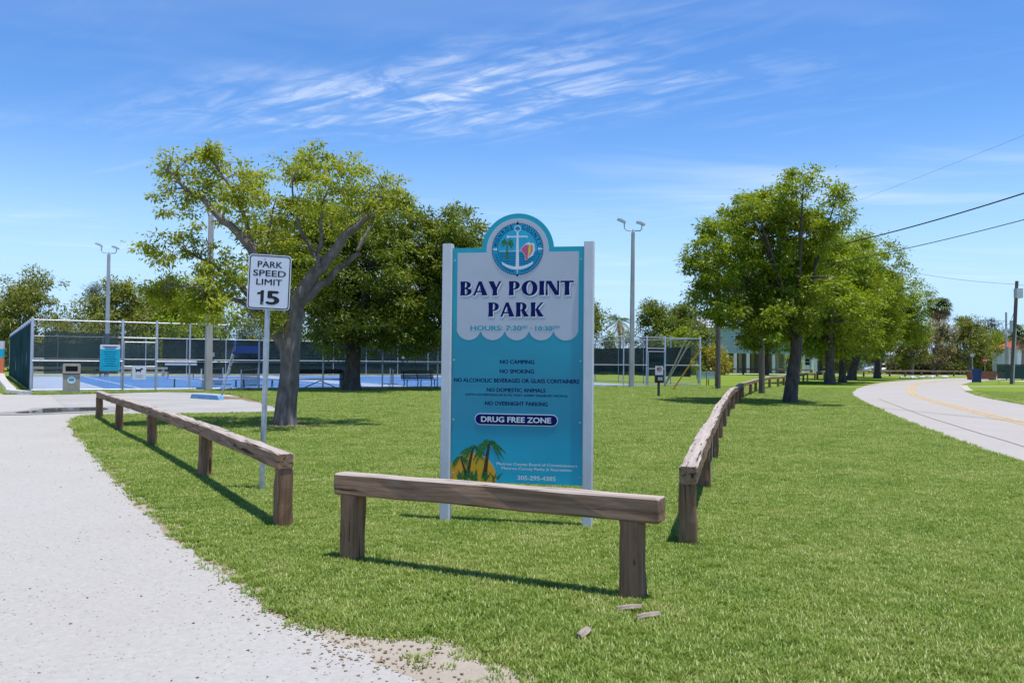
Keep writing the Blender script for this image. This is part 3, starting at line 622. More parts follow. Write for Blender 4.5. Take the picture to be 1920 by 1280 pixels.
def ring_letters(word, r, a0, a1, h, mat, flip=False):
    n = len(word)
    for i, ch in enumerate(word):
        if ch == ' ': continue
        a = R(a0 + (a1 - a0) * i / (n - 1)); me, b = text_mesh(ch, 1.0, mat, .02, 1.0)
        s = h / .73; me.transform(Matrix.Scale(s, 4))
        o = link('seal_lettering', me, seal); o.location = (r * math.cos(a), sy - .0026, cz + r * math.sin(a)); o.rotation_euler = (0, (a - math.pi / 2) * -1 if not flip else -(a + math.pi / 2), 0)
ring_letters('MONROE', .192, 168, 106, .033, M['navy']); ring_letters('COUNTY', .192, 74, 12, .033, M['navy'])
mb = MB()      # the lower legend is too fine to read in the photograph: fine print marks
for k in range(40):
    a = R(194 + 3.9 * k)
    if abs(k - 19.5) < 2: continue
    for q, (r0, r1) in enumerate(((.201, .216),)): mb.flat([(r0 * math.cos(a), cz + r0 * math.sin(a)), (r1 * math.cos(a), cz + r1 * math.sin(a)), (r1 * math.cos(a + .03), cz + r1 * math.sin(a + .03)), (r0 * math.cos(a + .03), cz + r0 * math.sin(a + .03))], sy - .0026)
mb.build('seal_fine_print', M['navy'], seal)['kind'] = 'stuff'
mb = MB(); ya = sy - .0030       # anchor
for p in arc_band(0, cz + .187, (.031, .031), (.024, .024), 0, 360, 24): mb.flat(p, ya)
mb.flat([(-.008, cz + .16), (-.016, cz - .165), (.016, cz - .165), (.008, cz + .16)], ya)
mb.flat([(-.09, cz + .108), (.092, cz + .108), (.092, cz + .12), (-.09, cz + .12)], ya - .0001)
mb.flat([(.084, cz + .098), (.092, cz + .098), (.092, cz + .112), (.084, cz + .112)], ya - .00015)
for k in range(10): a0, a1 = 2 * math.pi * k / 10, 2 * math.pi * (k + 1) / 10; mb.flat([(-.09, cz + .114), (-.09 + .012 * math.cos(a0), cz + .114 + .012 * math.sin(a0)), (-.09 + .012 * math.cos(a1), cz + .114 + .012 * math.sin(a1))], ya - .0002)
for p in arc_band(0, cz + .02, (.215, .208), (.215, .18), 228, 312, 16): mb.flat(p, ya - .00012)
mb.flat([(-.146, cz - .122), (-.10, cz - .165), (-.075, cz - .155)], ya - .0002); mb.flat([(.146, cz - .122), (.075, cz - .155), (.10, cz - .165)], ya - .0002)
mb.flat([(-.245, cz), (-.19, cz - .011), (-.19, cz + .011)], ya); mb.flat([(.245, cz), (.19, cz + .011), (.19, cz - .011)], ya); mb.flat([(-.005, cz - .19), (0, cz - .245), (.005, cz - .19)], ya)
mb.build('seal_anchor', M['pale_text'], seal)['kind'] = 'stuff'
mb = MB(); mb.flat([(.0, cz + .258), (-.012, cz + .225), (.012, cz + .225)], ya); mb.flat([(.0, cz - .258), (.012, cz - .23), (-.012, cz - .23)], ya); mb.build('seal_points', M['navy'], seal)['kind'] = 'stuff'
mb = MB(); px, pz = -.098, cz + .055
mb.flat([(px - .007, cz - .085), (px + .012, cz - .085), (px + .006, pz), (px - .004, pz)], ya); mb.flat([(px - .04, cz - .092), (px + .05, cz - .092), (px + .01, cz - .078)], ya - .0001)
for f in range(9):
    a = R(-40 + 260 * f / 8); e1 = (px + .05 * math.cos(a), pz + .042 * math.sin(a)); e2 = (px + .068 * math.cos(a), pz + .05 * math.sin(a) - .03)
    mb.flat([(px, pz), (e1[0] + .004, e1[1] + .012), e2, (e1[0] - .004, e1[1] - .012)], ya - .0002 - f * .00003)
mb.build('seal_palm', M['palm_print'], seal)
sx_, sz_ = .095, cz - .015
sh = lambda P: [(sx_ + a, sz_ + b) for a, b in P]
MB().flat(sh([(-.068, .012), (-.022, .062), (.012, .076), (.03, .064), (.048, .07), (.062, .055), (.066, .0), (.05, -.045), (.01, -.07), (-.008, -.088), (-.024, -.088), (-.026, -.045)]), ya - .0006).build('seal_shell', M['pale_text'], seal)
MB().flat(sh([(-.064, .012), (-.022, .054), (.010, .052), (.004, -.08), (-.02, -.084), (-.024, -.04)]), ya - .0010).build('seal_shell', M['seal_pink'], seal)
MB().flat(sh([(.010, .055), (.028, .055), (.026, .0), (-.002, -.078), (.004, -.02)]), ya - .0014).build('seal_shell', M['seal_yellow'], seal)
MB().flat(sh([(.030, .053), (.044, .052), (.050, .0), (.034, -.03), (.010, -.055), (.026, -.005)]), ya - .0012).build('seal_shell', M['seal_coral'], seal)
for sx in (-1, 1):
    for z in (.46, .95, 1.5, 2.42): MB().tube([(sx * (PW - .022), F0 + .002, z), (sx * (PW - .022), F0 - .006, z)], .008, 8).build('screw', M['galv'], sign)

# ------------------------------------------------------------------ speed limit sign
ssg = empty('speed_limit_sign', (-2.8, 9.52, 0), R(12), 'white park speed limit sign reading 15 on a steel pole', 'sign')
lean = R(.9)
MB().tube([(0, 0, -.4), (0, 0, 2.66)], .030, 14).build('pole', M['galv'], ssg, None, (0, lean, 0))
def rrect(wd, ht, r, cz=0, n=6, cx=0):
    o = []
    for (sx, sz, a0) in ((1, -1, -90), (1, 1, 0), (-1, 1, 90), (-1, -1, 180)):
        for k in range(n + 1): a = R(a0 + 90 * k / n); o.append((cx + sx * (wd / 2 - r) + r * math.cos(a), cz + sz * (ht / 2 - r) + r * math.sin(a)))
    return o
M['sheeting'] = pm('reflective_white', (.68, .70, .76), .4, .03, 5)
board = MB().prism(rrect(.465, .62, .04), -.002, .002).build('board', M['sheeting'], ssg, (.048, -.036, 2.355), (0, R(1.8), 0))
mb = MB(); oo = rrect(.445, .60, .034); ii = rrect(.423, .578, .026); n = len(oo)
for k in range(n): mb.flat([oo[k], oo[(k + 1) % n], ii[(k + 1) % n], ii[k]], -.0032)
mb.build('border', M['black_print'], board)
fit_text('PARK', -.135, .135, .165, .235, -.0034, M['black_print'], board, .03); fit_text('SPEED', -.18, .178, .065, .135, -.0034, M['black_print'], board, .03)
fit_text('LIMIT', -.142, .14, -.033, .035, -.0034, M['black_print'], board, .03)
fit_text('5', -.03, .12, -.253, -.095, -.0034, M['black_print'], board, .06)
MB().flat([(-.088, -.253), (-.052, -.253), (-.052, -.093), (-.082, -.093), (-.092, -.112), (-.125, -.121), (-.125, -.142), (-.088, -.138)], -.0034).build('lettering', M['black_print'], board)
for z in (-.235, .262): MB().tube([(-.06, .001, z), (-.06, -.005, z)], .008, 8).build('bolt', M['galv'], board)

# ------------------------------------------------------------------ trees
def leaf_arrays(P, D, ln, wd, rg, up=.35):
    """P centres (n,3), D directions (n,3): folded rhombic leaves as quads"""
    n = len(P); D = D / np.linalg.norm(D, axis=1)[:, None]
    nr = rg.normal(0, 1, (n, 3)); nr[:, 2] = np.abs(nr[:, 2]) + up; nr /= np.linalg.norm(nr, axis=1)[:, None]
    S = np.cross(D, nr); S /= (np.linalg.norm(S, axis=1)[:, None] + 1e-9); Nn = np.cross(S, D)
    l = (ln * rg.uniform(.65, 1.3, n))[:, None]; w_ = (wd * rg.uniform(.7, 1.25, n))[:, None]
    a = P; tip = P + D * l; m = P + D * l * .45 - Nn * w_ * .25
    V = np.stack([a, m + S * w_ / 2 + Nn * w_ * .28, tip - Nn * l * .08, m - S * w_ / 2 + Nn * w_ * .28], 1).reshape(-1, 3)
    F = np.arange(4 * n).reshape(-1, 4); return V, F
def crown_points(blobs, n_cl, n_leaf, rc, rg, shell=.55, flat=.75):
    """blobs (k,4): clusters of leaf bases through the blobs' volume"""
    B = np.array(blobs, float); wgt = B[:, 3] ** 2.2; idx = rg.choice(len(B), n_cl, p=wgt / wgt.sum())
    u = rg.normal(0, 1, (n_cl, 3)); u /= np.linalg.norm(u, axis=1)[:, None]; rr = (shell + (1 - shell) * rg.random(n_cl)) * B[idx, 3]
    rr *= np.where(rg.random(n_cl) < .2, rg.random(n_cl), 1)
    C = B[idx, :3] + u * rr[:, None]
    k = np.repeat(np.arange(n_cl), n_leaf); sz = rc * rg.uniform(.6, 1.35, n_cl)
    off = rg.normal(0, 1, (len(k), 3)) * sz[k][:, None] * np.array([1, 1, flat]) * .55
    P = C[k] + off; D = off / (sz[k][:, None]) * .8 + u[k] * .35 + rg.normal(0, .5, (len(k), 3)) + np.array([0, 0, -.35])
    return C, P, D
def branchwork(limbs, C, rg, n_twig, r_twig=.02, maxlen=3.0):
    mb = MB(); nodes = []
    for pts, r0, r1 in limbs:
        P = catmull(pts, 4); k = len(P); rad = np.linspace(r0, r1, k); P = P + np.vstack([np.zeros((1, 3)), rg.normal(0, r1 * .5 + .004, (k - 1, 3))])
        mb.tube(P, list(rad), 9 if r0 > .08 else 6); nodes += [(p, r) for p, r in zip(P[k // 3:], rad[k // 3:])]
    NP = np.array([p for p, r in nodes]); NR = np.array([r for p, r in nodes])
    for c in C[rg.permutation(len(C))[:n_twig]]:
        d = np.linalg.norm(NP - c, axis=1) + np.maximum(0, NP[:, 2] - c[2]) * .8; i = int(np.argmin(d)); a = NP[i]
        L_ = np.linalg.norm(c - a)
        if L_ > maxlen or L_ < .1: continue
        mid = (a + c) / 2 + rg.normal(0, .08 * L_, 3) + np.array([0, 0, .04 * L_]); r = min(NR[i] * .6, r_twig * (1 + L_ * .5))
        mb.tube([a, mid, c], [r, r * .65, r * .25], 5, cap=False)
    return mb
def make_tree(name, label, base, trunk, limbs, blobs, n_cl, n_leaf, rc, ln, wd, leaf, bark, seed, n_twig=150, r_twig=.02, shell=.55, flat=.75, group=None, flare=1.5, maxlen=3.0, cat='tree', up=.8):
    """trunk: [(x,y,z,r)...]; limbs: [([(x,y,z)...], r0, r1)]; all in world metres"""
    rg = np.random.default_rng(seed); e = empty(name, base, 0, label, cat, group); b0 = np.array(base)
    T = np.array(trunk, float); P = catmull(T[:, :3], 5) - b0; rad = np.interp(np.linspace(0, 1, len(P)), np.linspace(0, 1, len(T)), T[:, 3])
    mb = MB(); n = 14; V = []; z0 = P[0, 2]
    for i, p in enumerate(P):
        h = p[2] - z0; fl = 1 + (flare - 1) * math.exp(-max(0, h) / (rad[0] * .9))
        for j in range(n):
            a = 2 * math.pi * j / n; q = rad[i] * fl * (1 + .10 * math.sin(3 * a + seed) * (.4 + fl - 1) + .05 * math.sin(5 * a + i * .3)); V.append((p[0] + q * math.cos(a), p[1] + q * math.sin(a), p[2]))
    mb.add(V, [(i * n + j, i * n + (j + 1) % n, (i + 1) * n + (j + 1) % n, (i + 1) * n + j) for i in range(len(P) - 1) for j in range(n)], 0, True)
    mb.build('trunk', bark, e)
    C, LP, LD = crown_points([(b[0] - b0[0], b[1] - b0[1], b[2] - b0[2], b[3]) for b in blobs], n_cl, n_leaf, rc, rg, shell, flat)
    lim = [([tuple(np.array(p) - b0) for p in pts], r0, r1) for pts, r0, r1 in limbs]
    branchwork(lim, C, rg, n_twig, r_twig, maxlen).build('branches', bark, e)['kind'] = 'stuff'
    ok = LP[:, 2] + b0[2] > .1
    V, F = leaf_arrays(LP[ok], LD[ok], ln, wd, rg, up); me = fast_mesh('crown', V, F, [leaf])
    o = link('crown', me, e); o['kind'] = 'stuff'; return e
def deepen(b2, y0, depth, k, seed, squeeze=1.0):
    """spread (x, z, r) crown lobes through the crown's depth"""
    rg = np.random.default_rng(seed); B = np.array(b2, float); cx = (B[:, 0].min() + B[:, 0].max()) / 2; hwx = (B[:, 0].max() - B[:, 0].min()) / 2 + B[:, 2].mean(); o = []
    for x, z, r in b2:
        dm = depth * math.sqrt(max(.06, 1 - ((x - cx) / hwx) ** 2))
        for q in range(k): o.append((x, y0 + (rg.uniform(-1, 1) * dm if q else rg.uniform(-.35, .35) * dm), z + rg.normal(0, .12 * r), r * rg.uniform(.85, 1.1)))
    return o
M['bark_grey'] = pm('smooth_grey_bark', (.17, .125, .10), .85, .35, 6, .5, 30, stretch=(1, 1, .5), c2=(.23, .19, .17))
M['bark_dark'] = pm('rough_dark_bark', (.085, .068, .055), .95, .4, 7, .9, 22, stretch=(1, 1, .35))
M['bark_pale'] = pm('pale_bark', (.26, .23, .20), .9, .25, 5, .5, 30, stretch=(1, 1, .5))
M['leaf_a'] = leafmat('light_yellow_green_leaf', (.18, .25, .018), (.40, .44, .04), .47, (.52, .44, .05))
M['leaf_b'] = leafmat('mid_green_leaf', (.085, .135, .012), (.205, .25, .022), .38, (.32, .30, .04))
M['leaf_c'] = leafmat('fresh_green_leaf', (.125, .20, .008), (.30, .37, .02), .42, (.34, .36, .03))
M['leaf_d'] = leafmat('olive_leaf', (.12, .155, .022), (.25, .27, .04), .35, (.36, .27, .08))
M['leaf_e'] = leafmat('dry_twiggy_leaf', (.24, .18, .12), (.30, .27, .09), .25, (.30, .33, .05))
M['leaf_f'] = leafmat('blue_green_needles', (.05, .075, .045), (.10, .125, .075), .2)
M['leaf_y'] = leafmat('yellow_palm_leaf', (.28, .27, .03), (.50, .43, .05), .35)
M['leaf_p'] = leafmat('palm_frond_green', (.06, .10, .03), (.13, .18, .05), .25)
M['leaf_dead'] = leafmat('dead_palm_frond', (.34, .21, .11), (.55, .38, .23), .2)

# the wide light-green tree by the speed sign
Y1 = 18.5
t1b = [(-6.69, 5.97, .44), (-7.33, 5.55, .44), (-6.09, 5.62, .53), (-6.85, 5.14, .56), (-5.79, 5.04, .53), (-7.25, 4.73, .35), (-7.42, 4.08, .47), (-6.77, 3.73, .53), (-7.77, 3.84, .29), (-7.63, 2.96, .47), (-6.93, 2.79, .53), (-6.35, 3.26, .53), (-7.86, 2.84, .29), (-5.1, 5.75, .33), (-4.62, 5.64, .47), (-4.03, 5.53, .53), (-3.45, 5.59, .47), (-2.86, 5.48, .41), (-2.56, 4.95, .33), (-3.2, 5.0, .53), (-4.02, 4.82, .59), (-4.85, 4.81, .56), (-5.42, 4.21, .53), (-5.98, 2.56, .53), (-5.16, 2.34, .47), (-5.53, 3.27, .59), (-4.71, 3.87, .47), (-6.45, 2.32, .35)]
def lift(pts, y0, rg=random.Random(4), sp=.25):
    y = y0; o = []
    dy = rg.uniform(-1, 1) * sp
    for x, z in pts: o.append((x, y, z)); y += dy + rg.uniform(-.1, .1)
    return o
lim1 = [([(-4.9, Y1, 1.7)] + lift([(-5.34, 2.33), (-5.52, 3.04), (-5.68, 3.86), (-6.25, 4.47), (-6.85, 5.03), (-7.39, 5.49)], Y1, sp=.15), .17, .03),
        (lift([(-5.30, 2.25), (-5.93, 2.97), (-6.59, 3.5), (-7.42, 3.9)], Y1), .085, .02), (lift([(-5.36, 2.35), (-6.1, 2.8), (-6.8, 3.0), (-7.3, 3.0)], Y1), .055, .010),
        ([(-4.87, Y1, 1.6)] + lift([(-4.68, 2.81), (-4.24, 3.52), (-3.72, 4.23), (-3.14, 4.71), (-2.5, 5.01)], Y1, sp=.1), .20, .03), (lift([(-4.66, 2.72), (-4.0, 3.4), (-3.42, 3.88)], Y1 - .02), .11, .045),
        (lift([(-4.33, 3.4), (-4.25, 4.2), (-4.24, 4.9)], Y1), .065, .02), (lift([(-5.68, 3.86), (-6.02, 4.92), (-6.63, 5.86)], Y1), .06, .015), (lift([(-4.24, 3.52), (-4.72, 4.46), (-4.86, 5.4)], Y1), .06, .015),
        (lift([(-3.42, 3.88), (-3.1, 4.6), (-2.9, 5.3)], Y1), .05, .015), (lift([(-5.5, 3.0), (-5.4, 4.0), (-5.2, 5.0)], Y1, sp=.1), .05, .012)]
make_tree('shade_tree', 'spreading light green tree with forked grey trunk behind the speed sign', (-4.97, Y1, 0), [(-4.97, Y1, -.15, .25), (-4.93, Y1, .5, .225), (-4.86, Y1, 1.2, .205), (-4.87, Y1, 1.7, .215), (-4.88, Y1, 1.95, .20)],
          lim1, deepen(t1b, Y1, 1.9, 3, 3), 500, 62, .19, .10, .042, M['leaf_a'], M['bark_grey'], 11, 460, .010, .45, .5, flare=1.35, maxlen=.85)
# dark broad trees by the court fence
t2b = [(-9.06, 7.56, 1.3), (-7.81, 7.95, 1.5), (-6.06, 7.84, 1.6), (-9.03, 5.8, 1.6), (-7.03, 5.82, 1.8), (-5.6, 5.84, 1.6), (-10.01, 4.29, 1.4), (-8.5, 3.8, 1.4), (-7.0, 3.82, 1.5), (-5.6, 3.59, 1.4), (-9.24, 2.7, .8), (-8.3, 2.5, .7), (-6.3, 2.6, .8), (-5.2, 2.6, .8), (-11.05, 7.03, 1.2), (-10.53, 5.54, 1.2)]
def auto_limbs(base, fork_z, blobs, n, r0, seed):
    rg = np.random.default_rng(seed); B = np.array(blobs); o = []
    for i in rg.permutation(len(B))[:n]:
        t = B[i, :3]; a = np.array([base[0], base[1], fork_z]); m_ = a + (t - a) * .5 + np.array([0, 0, .25 * np.linalg.norm((t - a)[:2])]) * .5
        o.append(([tuple(a), tuple(m_), tuple(t)], r0, r0 * .15))
    return o
b2 = deepen(t2b, 39.6, 3.6, 3, 5)
make_tree('dense_tree', 'broad dense dark green tree with short trunk before the court fence', (-7.49, 39.4, 0), [(-7.49, 39.4, -.2, .40), (-7.46, 39.4, .8, .36), (-7.4, 39.4, 1.8, .34), (-7.35, 39.4, 2.9, .28)],
          auto_limbs((-7.4, 39.4), 2.0, b2, 14, .16, 2), b2, 900, 85, .40, .19, .075, M['leaf_b'], M['bark_dark'], 12, 160, .03, .75, .55)
t2c = [(-4.31, 7.7, 1.35), (-2.81, 7.7, 1.25), (-1.85, 7.2, .95), (-5.0, 5.84, 1.6), (-3.03, 5.7, 1.6), (-5.0, 3.7, 1.4), (-3.3, 3.7, 1.4), (-4.24, 2.7, .8), (-2.03, 5.37, 1.2), (-1.4, 4.5, .9)]
b2c = deepen(t2c, 42.6, 2.8, 3, 6)
make_tree('dense_tree', 'dense dark green tree standing partly behind the park sign', (-2.9, 42.4, 0), [(-2.9, 42.4, -.2, .33), (-2.9, 42.4, 1.0, .30), (-3.0, 42.4, 2.4, .26), (-3.0, 42.4, 3.2, .2)],
          auto_limbs((-3.0, 42.4), 2.2, b2c, 10, .13, 3), b2c, 640, 80, .40, .20, .08, M['leaf_b'], M['bark_dark'], 13, 120, .03, .75, .55)
# tall tree inside the bend of the barrier
Y3 = 31.1
t3b = [(9.95, 7.55, .75), (9.0, 7.2, .8), (8.3, 7.05, .55), (10.9, 7.2, .65), (11.75, 7.55, .42), (12.15, 7.0, .38), (12.0, 6.5, .3), (11.3, 6.9, .4), (8.1, 6.3, .8), (9.6, 6.2, 1.25), (11.1, 6.0, .75), (7.5, 6.2, .55), (7.1, 5.5, .6), (7.0, 4.9, .55), (8.1, 5.0, 1.0), (9.64, 4.86, 1.3), (11.0, 4.9, .95), (7.2, 4.15, .5), (8.4, 3.8, 1.0), (9.84, 3.7, 1.25), (11.1, 3.7, .9), (7.6, 3.4, .5), (9.06, 2.8, .7), (10.6, 2.85, .65), (6.8, 4.0, .25)]
b3 = deepen(t3b, Y3, 2.4, 3, 7)
make_tree('tall_tree', 'tall bright green tree with leaning dark trunk beside the long barrier', (10.24, Y3, 0), [(10.24, Y3, -.2, .25), (10.37, Y3, 1.1, .225), (10.5, Y3, 2.1, .21), (10.43, Y3, 3.1, .18), (10.1, Y3, 4.6, .12)],
          auto_limbs((10.48, Y3), 2.3, b3, 16, .10, 4), b3, 760, 105, .28, .145, .06, M['leaf_c'], M['bark_dark'], 14, 220, .022, .75, .55, maxlen=2.4)
# row of trees along the road
t4 = [(25.52, 9.5, 1.6), (27.4, 9.8, 1.6), (24.1, 8.0, 1.8), (26.74, 7.66, 2.2), (28.9, 7.6, 1.6), (24.5, 5.3, 2.0), (27.0, 4.9, 2.2), (24.0, 3.6, 1.2), (26.0, 3.4, 1.5), (28.2, 4.0, 1.3)]
def row_tree(lab, base, blobs, y0, depth, r, seed, ncl, leaf='leaf_c', lean=0):
    b = deepen(blobs, y0, depth, 3, seed); bx, by = base
    make_tree('roadside_tree', lab, (bx, by, 0), [(bx, by, -.2, r), (bx + lean * .3, by, 1.0, r * .85), (bx + lean * .7, by, 2.4, r * .8), (bx + lean, by, 3.6, r * .55)],
              auto_limbs((bx + lean * .8, by), 2.6, b, 10, r * .4, seed), b, ncl, 64, .52, .27, .11, M[leaf], M['bark_dark'], seed, 70, .04, .75, .55, group='trees along the road', flare=1.7, maxlen=4)
row_tree('thick trunked roadside tree just past the tall leaning tree', (23.15, 61.35), [(x - 2.4, z, r) for x, z, r in t4[:3] + t4[5:8]] + [(22.4, 6.9, 1.7), (23.3, 9.0, 1.4), (21.6, 3.2, 1.1), (24.2, 3.0, 1.1)], 61.5, 3.2, .37, 21, 480)
row_tree('roadside tree with rounded light green crown above the lawn barrier', (26.2, 66.8), t4 + [(27.6, 2.9, 1.1), (25.0, 2.8, 1.0)], 66.5, 3.4, .30, 22, 560)
row_tree('roadside tree with slanting dark trunk at the road bend', (31.5, 78.4), [(31.0, 11.0, 2.0), (33.2, 10.6, 2.1), (30.2, 8.6, 2.3), (33.0, 7.8, 2.5), (35.2, 8.8, 1.8), (30.9, 5.8, 2.2), (34.0, 5.0, 2.0), (32.0, 4.2, 1.6), (36.0, 6.4, 1.5), (34.6, 3.2, 1.2), (30.0, 3.4, 1.2)], 78.4, 4.0, .42, 23, 600, 'leaf_c', .9)
row_tree('far roadside tree with dark lower branches near the white car', (38.4, 88.5), [(37.0, 10.6, 2.2), (39.2, 9.8, 2.0), (40.8, 8.0, 1.8), (37.4, 7.2, 2.4), (40.0, 6.2, 2.0), (41.3, 5.0, 1.4), (38.0, 4.6, 1.8)], 88.5, 3.8, .34, 24, 640, 'leaf_c')
# background trees: (label, x, y, trunk r, lobes, leaf)
def bg_tree(name, lab, x, y, h, wd, leaf, seed, ncl=170, nl=34, r=.2, ln=.34, low=.25, bark='bark_dark', shell=.5, group='trees behind the park', wdl=.14, rc=.6, twigs=40, cat='tree'):
    rg = np.random.default_rng(seed); b = []
    for k in range(9):
        t = k / 8; z = h * (low + (1 - low) * t) - .12 * h; q = math.sin(math.pi * (.22 + .72 * t)) * wd / 2
        for s_ in range(3): a = rg.uniform(0, 6.28); b.append((x + math.cos(a) * q * rg.uniform(.3, .85), y + math.sin(a) * q * .7, z, wd * rg.uniform(.13, .21)))
    make_tree(name, lab, (x, y, 0), [(x, y, -.2, r), (x + .1, y, h * .15, r * .85), (x, y, h * .35, r * .7), (x, y, h * .5, r * .4)], auto_limbs((x, y), h * .25, b, 9, r * .5, seed), b, ncl, int(nl * 1.35), rc, ln, wdl, M[leaf], M[bark], seed, twigs, .04, shell, group=group, maxlen=5, cat=cat)
for a in (
    ('background_tree', 'shaded green tree beyond the courts behind the forked tree', -21, 100, 8.0, 11, 'leaf_b', 25, 220, 36), ('background_tree', 'shaded green tree beyond the courts behind the dense tree', -12, 102, 8.0, 11, 'leaf_b', 26, 220, 36), ('background_tree', 'shaded green tree beyond the courts behind the sign', -3, 101, 8.0, 10, 'leaf_b', 27, 200, 36),
    ('background_tree', 'olive green broad tree behind the left court corner', -47.5, 84, 9.0, 13, 'leaf_d', 31, 420, 40), ('background_tree', 'olive tree with ragged top behind the courts', -38.5, 82, 9.2, 9, 'leaf_d', 32, 300, 40),
    ('background_tree', 'bright green dome shaped tree behind the left light pole', -36.0, 90, 10.2, 11, 'leaf_c', 33, 380, 40), ('background_tree', 'bright green tree on the right flank of the dome shaped tree', -33.5, 84, 7.0, 9, 'leaf_c', 34, 300, 40),
    ('background_tree', 'low olive tree filling the gap behind the court gate', -26, 92, 6.6, 10, 'leaf_d', 35, 220, 36),
    ('background_tree', 'green tree rising right of the park sign beyond the courts', 8.8, 96, 8.4, 7, 'leaf_b', 36, 260, 40), ('background_tree', 'dense dark tree hidden mostly by the park sign', 4.5, 98, 9.0, 8, 'leaf_b', 37, 200, 36),
    ('background_tree', 'green tree left of two behind the far court gate', 17.3, 102, 8.8, 7.5, 'leaf_b', 38, 300, 40), ('background_tree', 'round green tree beside the thin dark pole', 21.6, 104, 8.8, 8, 'leaf_b', 39, 300, 40),
    ('background_tree', 'light green bushy tree under the round green tree', 19.6, 98, 5.2, 6, 'leaf_c', 40, 200, 36),
    ('background_tree', 'green tree standing behind the dry trees', 74, 138, 9.6, 9, 'leaf_b', 41, 220, 36), ('background_tree', 'bright green leafy tree behind the street signs', 78.5, 136, 6.6, 8, 'leaf_c', 42, 260, 36),
    ('background_tree', 'olive brown tree beside the concrete pole', 84.5, 140, 6.6, 8, 'leaf_d', 43, 220, 36), ('background_tree', 'green tree behind the concrete pole', 90, 142, 7.0, 8, 'leaf_c', 44, 200, 36),
    ('background_tree', 'dark tree standing right before the teal house', 31.3, 104, 7.8, 7, 'leaf_b', 45, 240, 36, .35, .34, .60), ('background_tree', 'shady green tree between the teal house and the road', 41, 112, 8.2, 8, 'leaf_b', 46, 240, 36, .25, .34, .58),
    ('background_tree', 'green tree beyond the white car', 52, 132, 8.4, 10, 'leaf_b', 47, 260, 36), ('background_tree', 'far tree on the left end of the drive', -72, 118, 6.5, 11, 'leaf_d', 48, 220, 34),
    ('background_tree', 'grey green tree far beyond the bins', 100, 158, 9.5, 12, 'leaf_f', 49, 240, 34), ('background_tree', 'grey green tree beyond the concrete pole', 90, 160, 10.0, 12, 'leaf_f', 50, 240, 34)):
    bg_tree(*a)
for k, (x, y, h, wd) in enumerate([(-60.5, 122, 12.6, 5), (-46, 116, 10.5, 5), (-41.5, 118, 9.5, 5), (-37, 120, 10, 5)]):
    bg_tree('feathery_pine', ['tall thin feathery pine behind the left light pole', 'feathery blue green pine beyond the court gate', 'low feathery pine beside the concrete court pole', 'feathery pine standing behind the low olive tree'][k], x, y, h, wd, 'leaf_f', 60 + k, 170, 34, .16, .45, .3, group='feathery pines behind the courts', wdl=.05)
for k, (x, y, h, wd, lab) in enumerate([(51.5, 118, 8.0, 5.5, 'leggy dry tree with pinkish grey twigs beside the yellow palm'), (55.5, 117, 7.6, 6, 'dry olive tree with pale trunks at the far barrier'), (61.0, 122, 7.9, 8, 'rounded dry tree with twiggy crown beneath the tall palm'), (66.0, 121, 7.4, 7.5, 'many stemmed dry tree beside the white parked van')]):
    bg_tree('dry_tree', lab, x, y, h, wd, 'leaf_e' if k in (0, 2) else 'leaf_d', 70 + k, 200, 34, .24, .36, .38, 'bark_pale', .35, 'dry trees at the road bend', .13, .55, 140)
for k in range(4):
    a = -1.2 + k * .7
    MB().tube([(0, 0, -.1), (.5 * math.sin(a), .2 * math.cos(a), 1.5), (1.7 * math.sin(a), .6 * math.cos(a), 3.6)], [.22, .16, .08], 8).build('stem', M['bark_pale'], bpy.data.objects['dry_tree.003'])
bg_tree('bare_bush', 'leafless brown bush behind the right end of the courts', 12.0, 97, 5.6, 5, 'leaf_e', 80, 60, 14, .12, .3, .3, 'bark_pale', .3, 'bare bushes', .06, .5, 220, 'bush')
bg_tree('yellow_bush', 'yellow green bush in front of the teal house corner', 24.4, 101, 3.4, 3.4, 'leaf_y', 81, 120, 30, .08, .4, .1, group='bushes by the house', wdl=.1, cat='bush')
bg_tree('round_shrub', 'grey green shrub before the red roofed house', 75.0, 119, 3.4, 4.5, 'leaf_d', 83, 110, 30, .08, .3, .1, group='bushes by the houses', cat='bush')
bg_tree('round_shrub', 'small round green shrub before the house stilts', 33.8, 101, 2.8, 2.2, 'leaf_c', 82, 90, 30, .07, .25, .35, group='bushes by the house', rc=.35, wdl=.1, cat='bush')
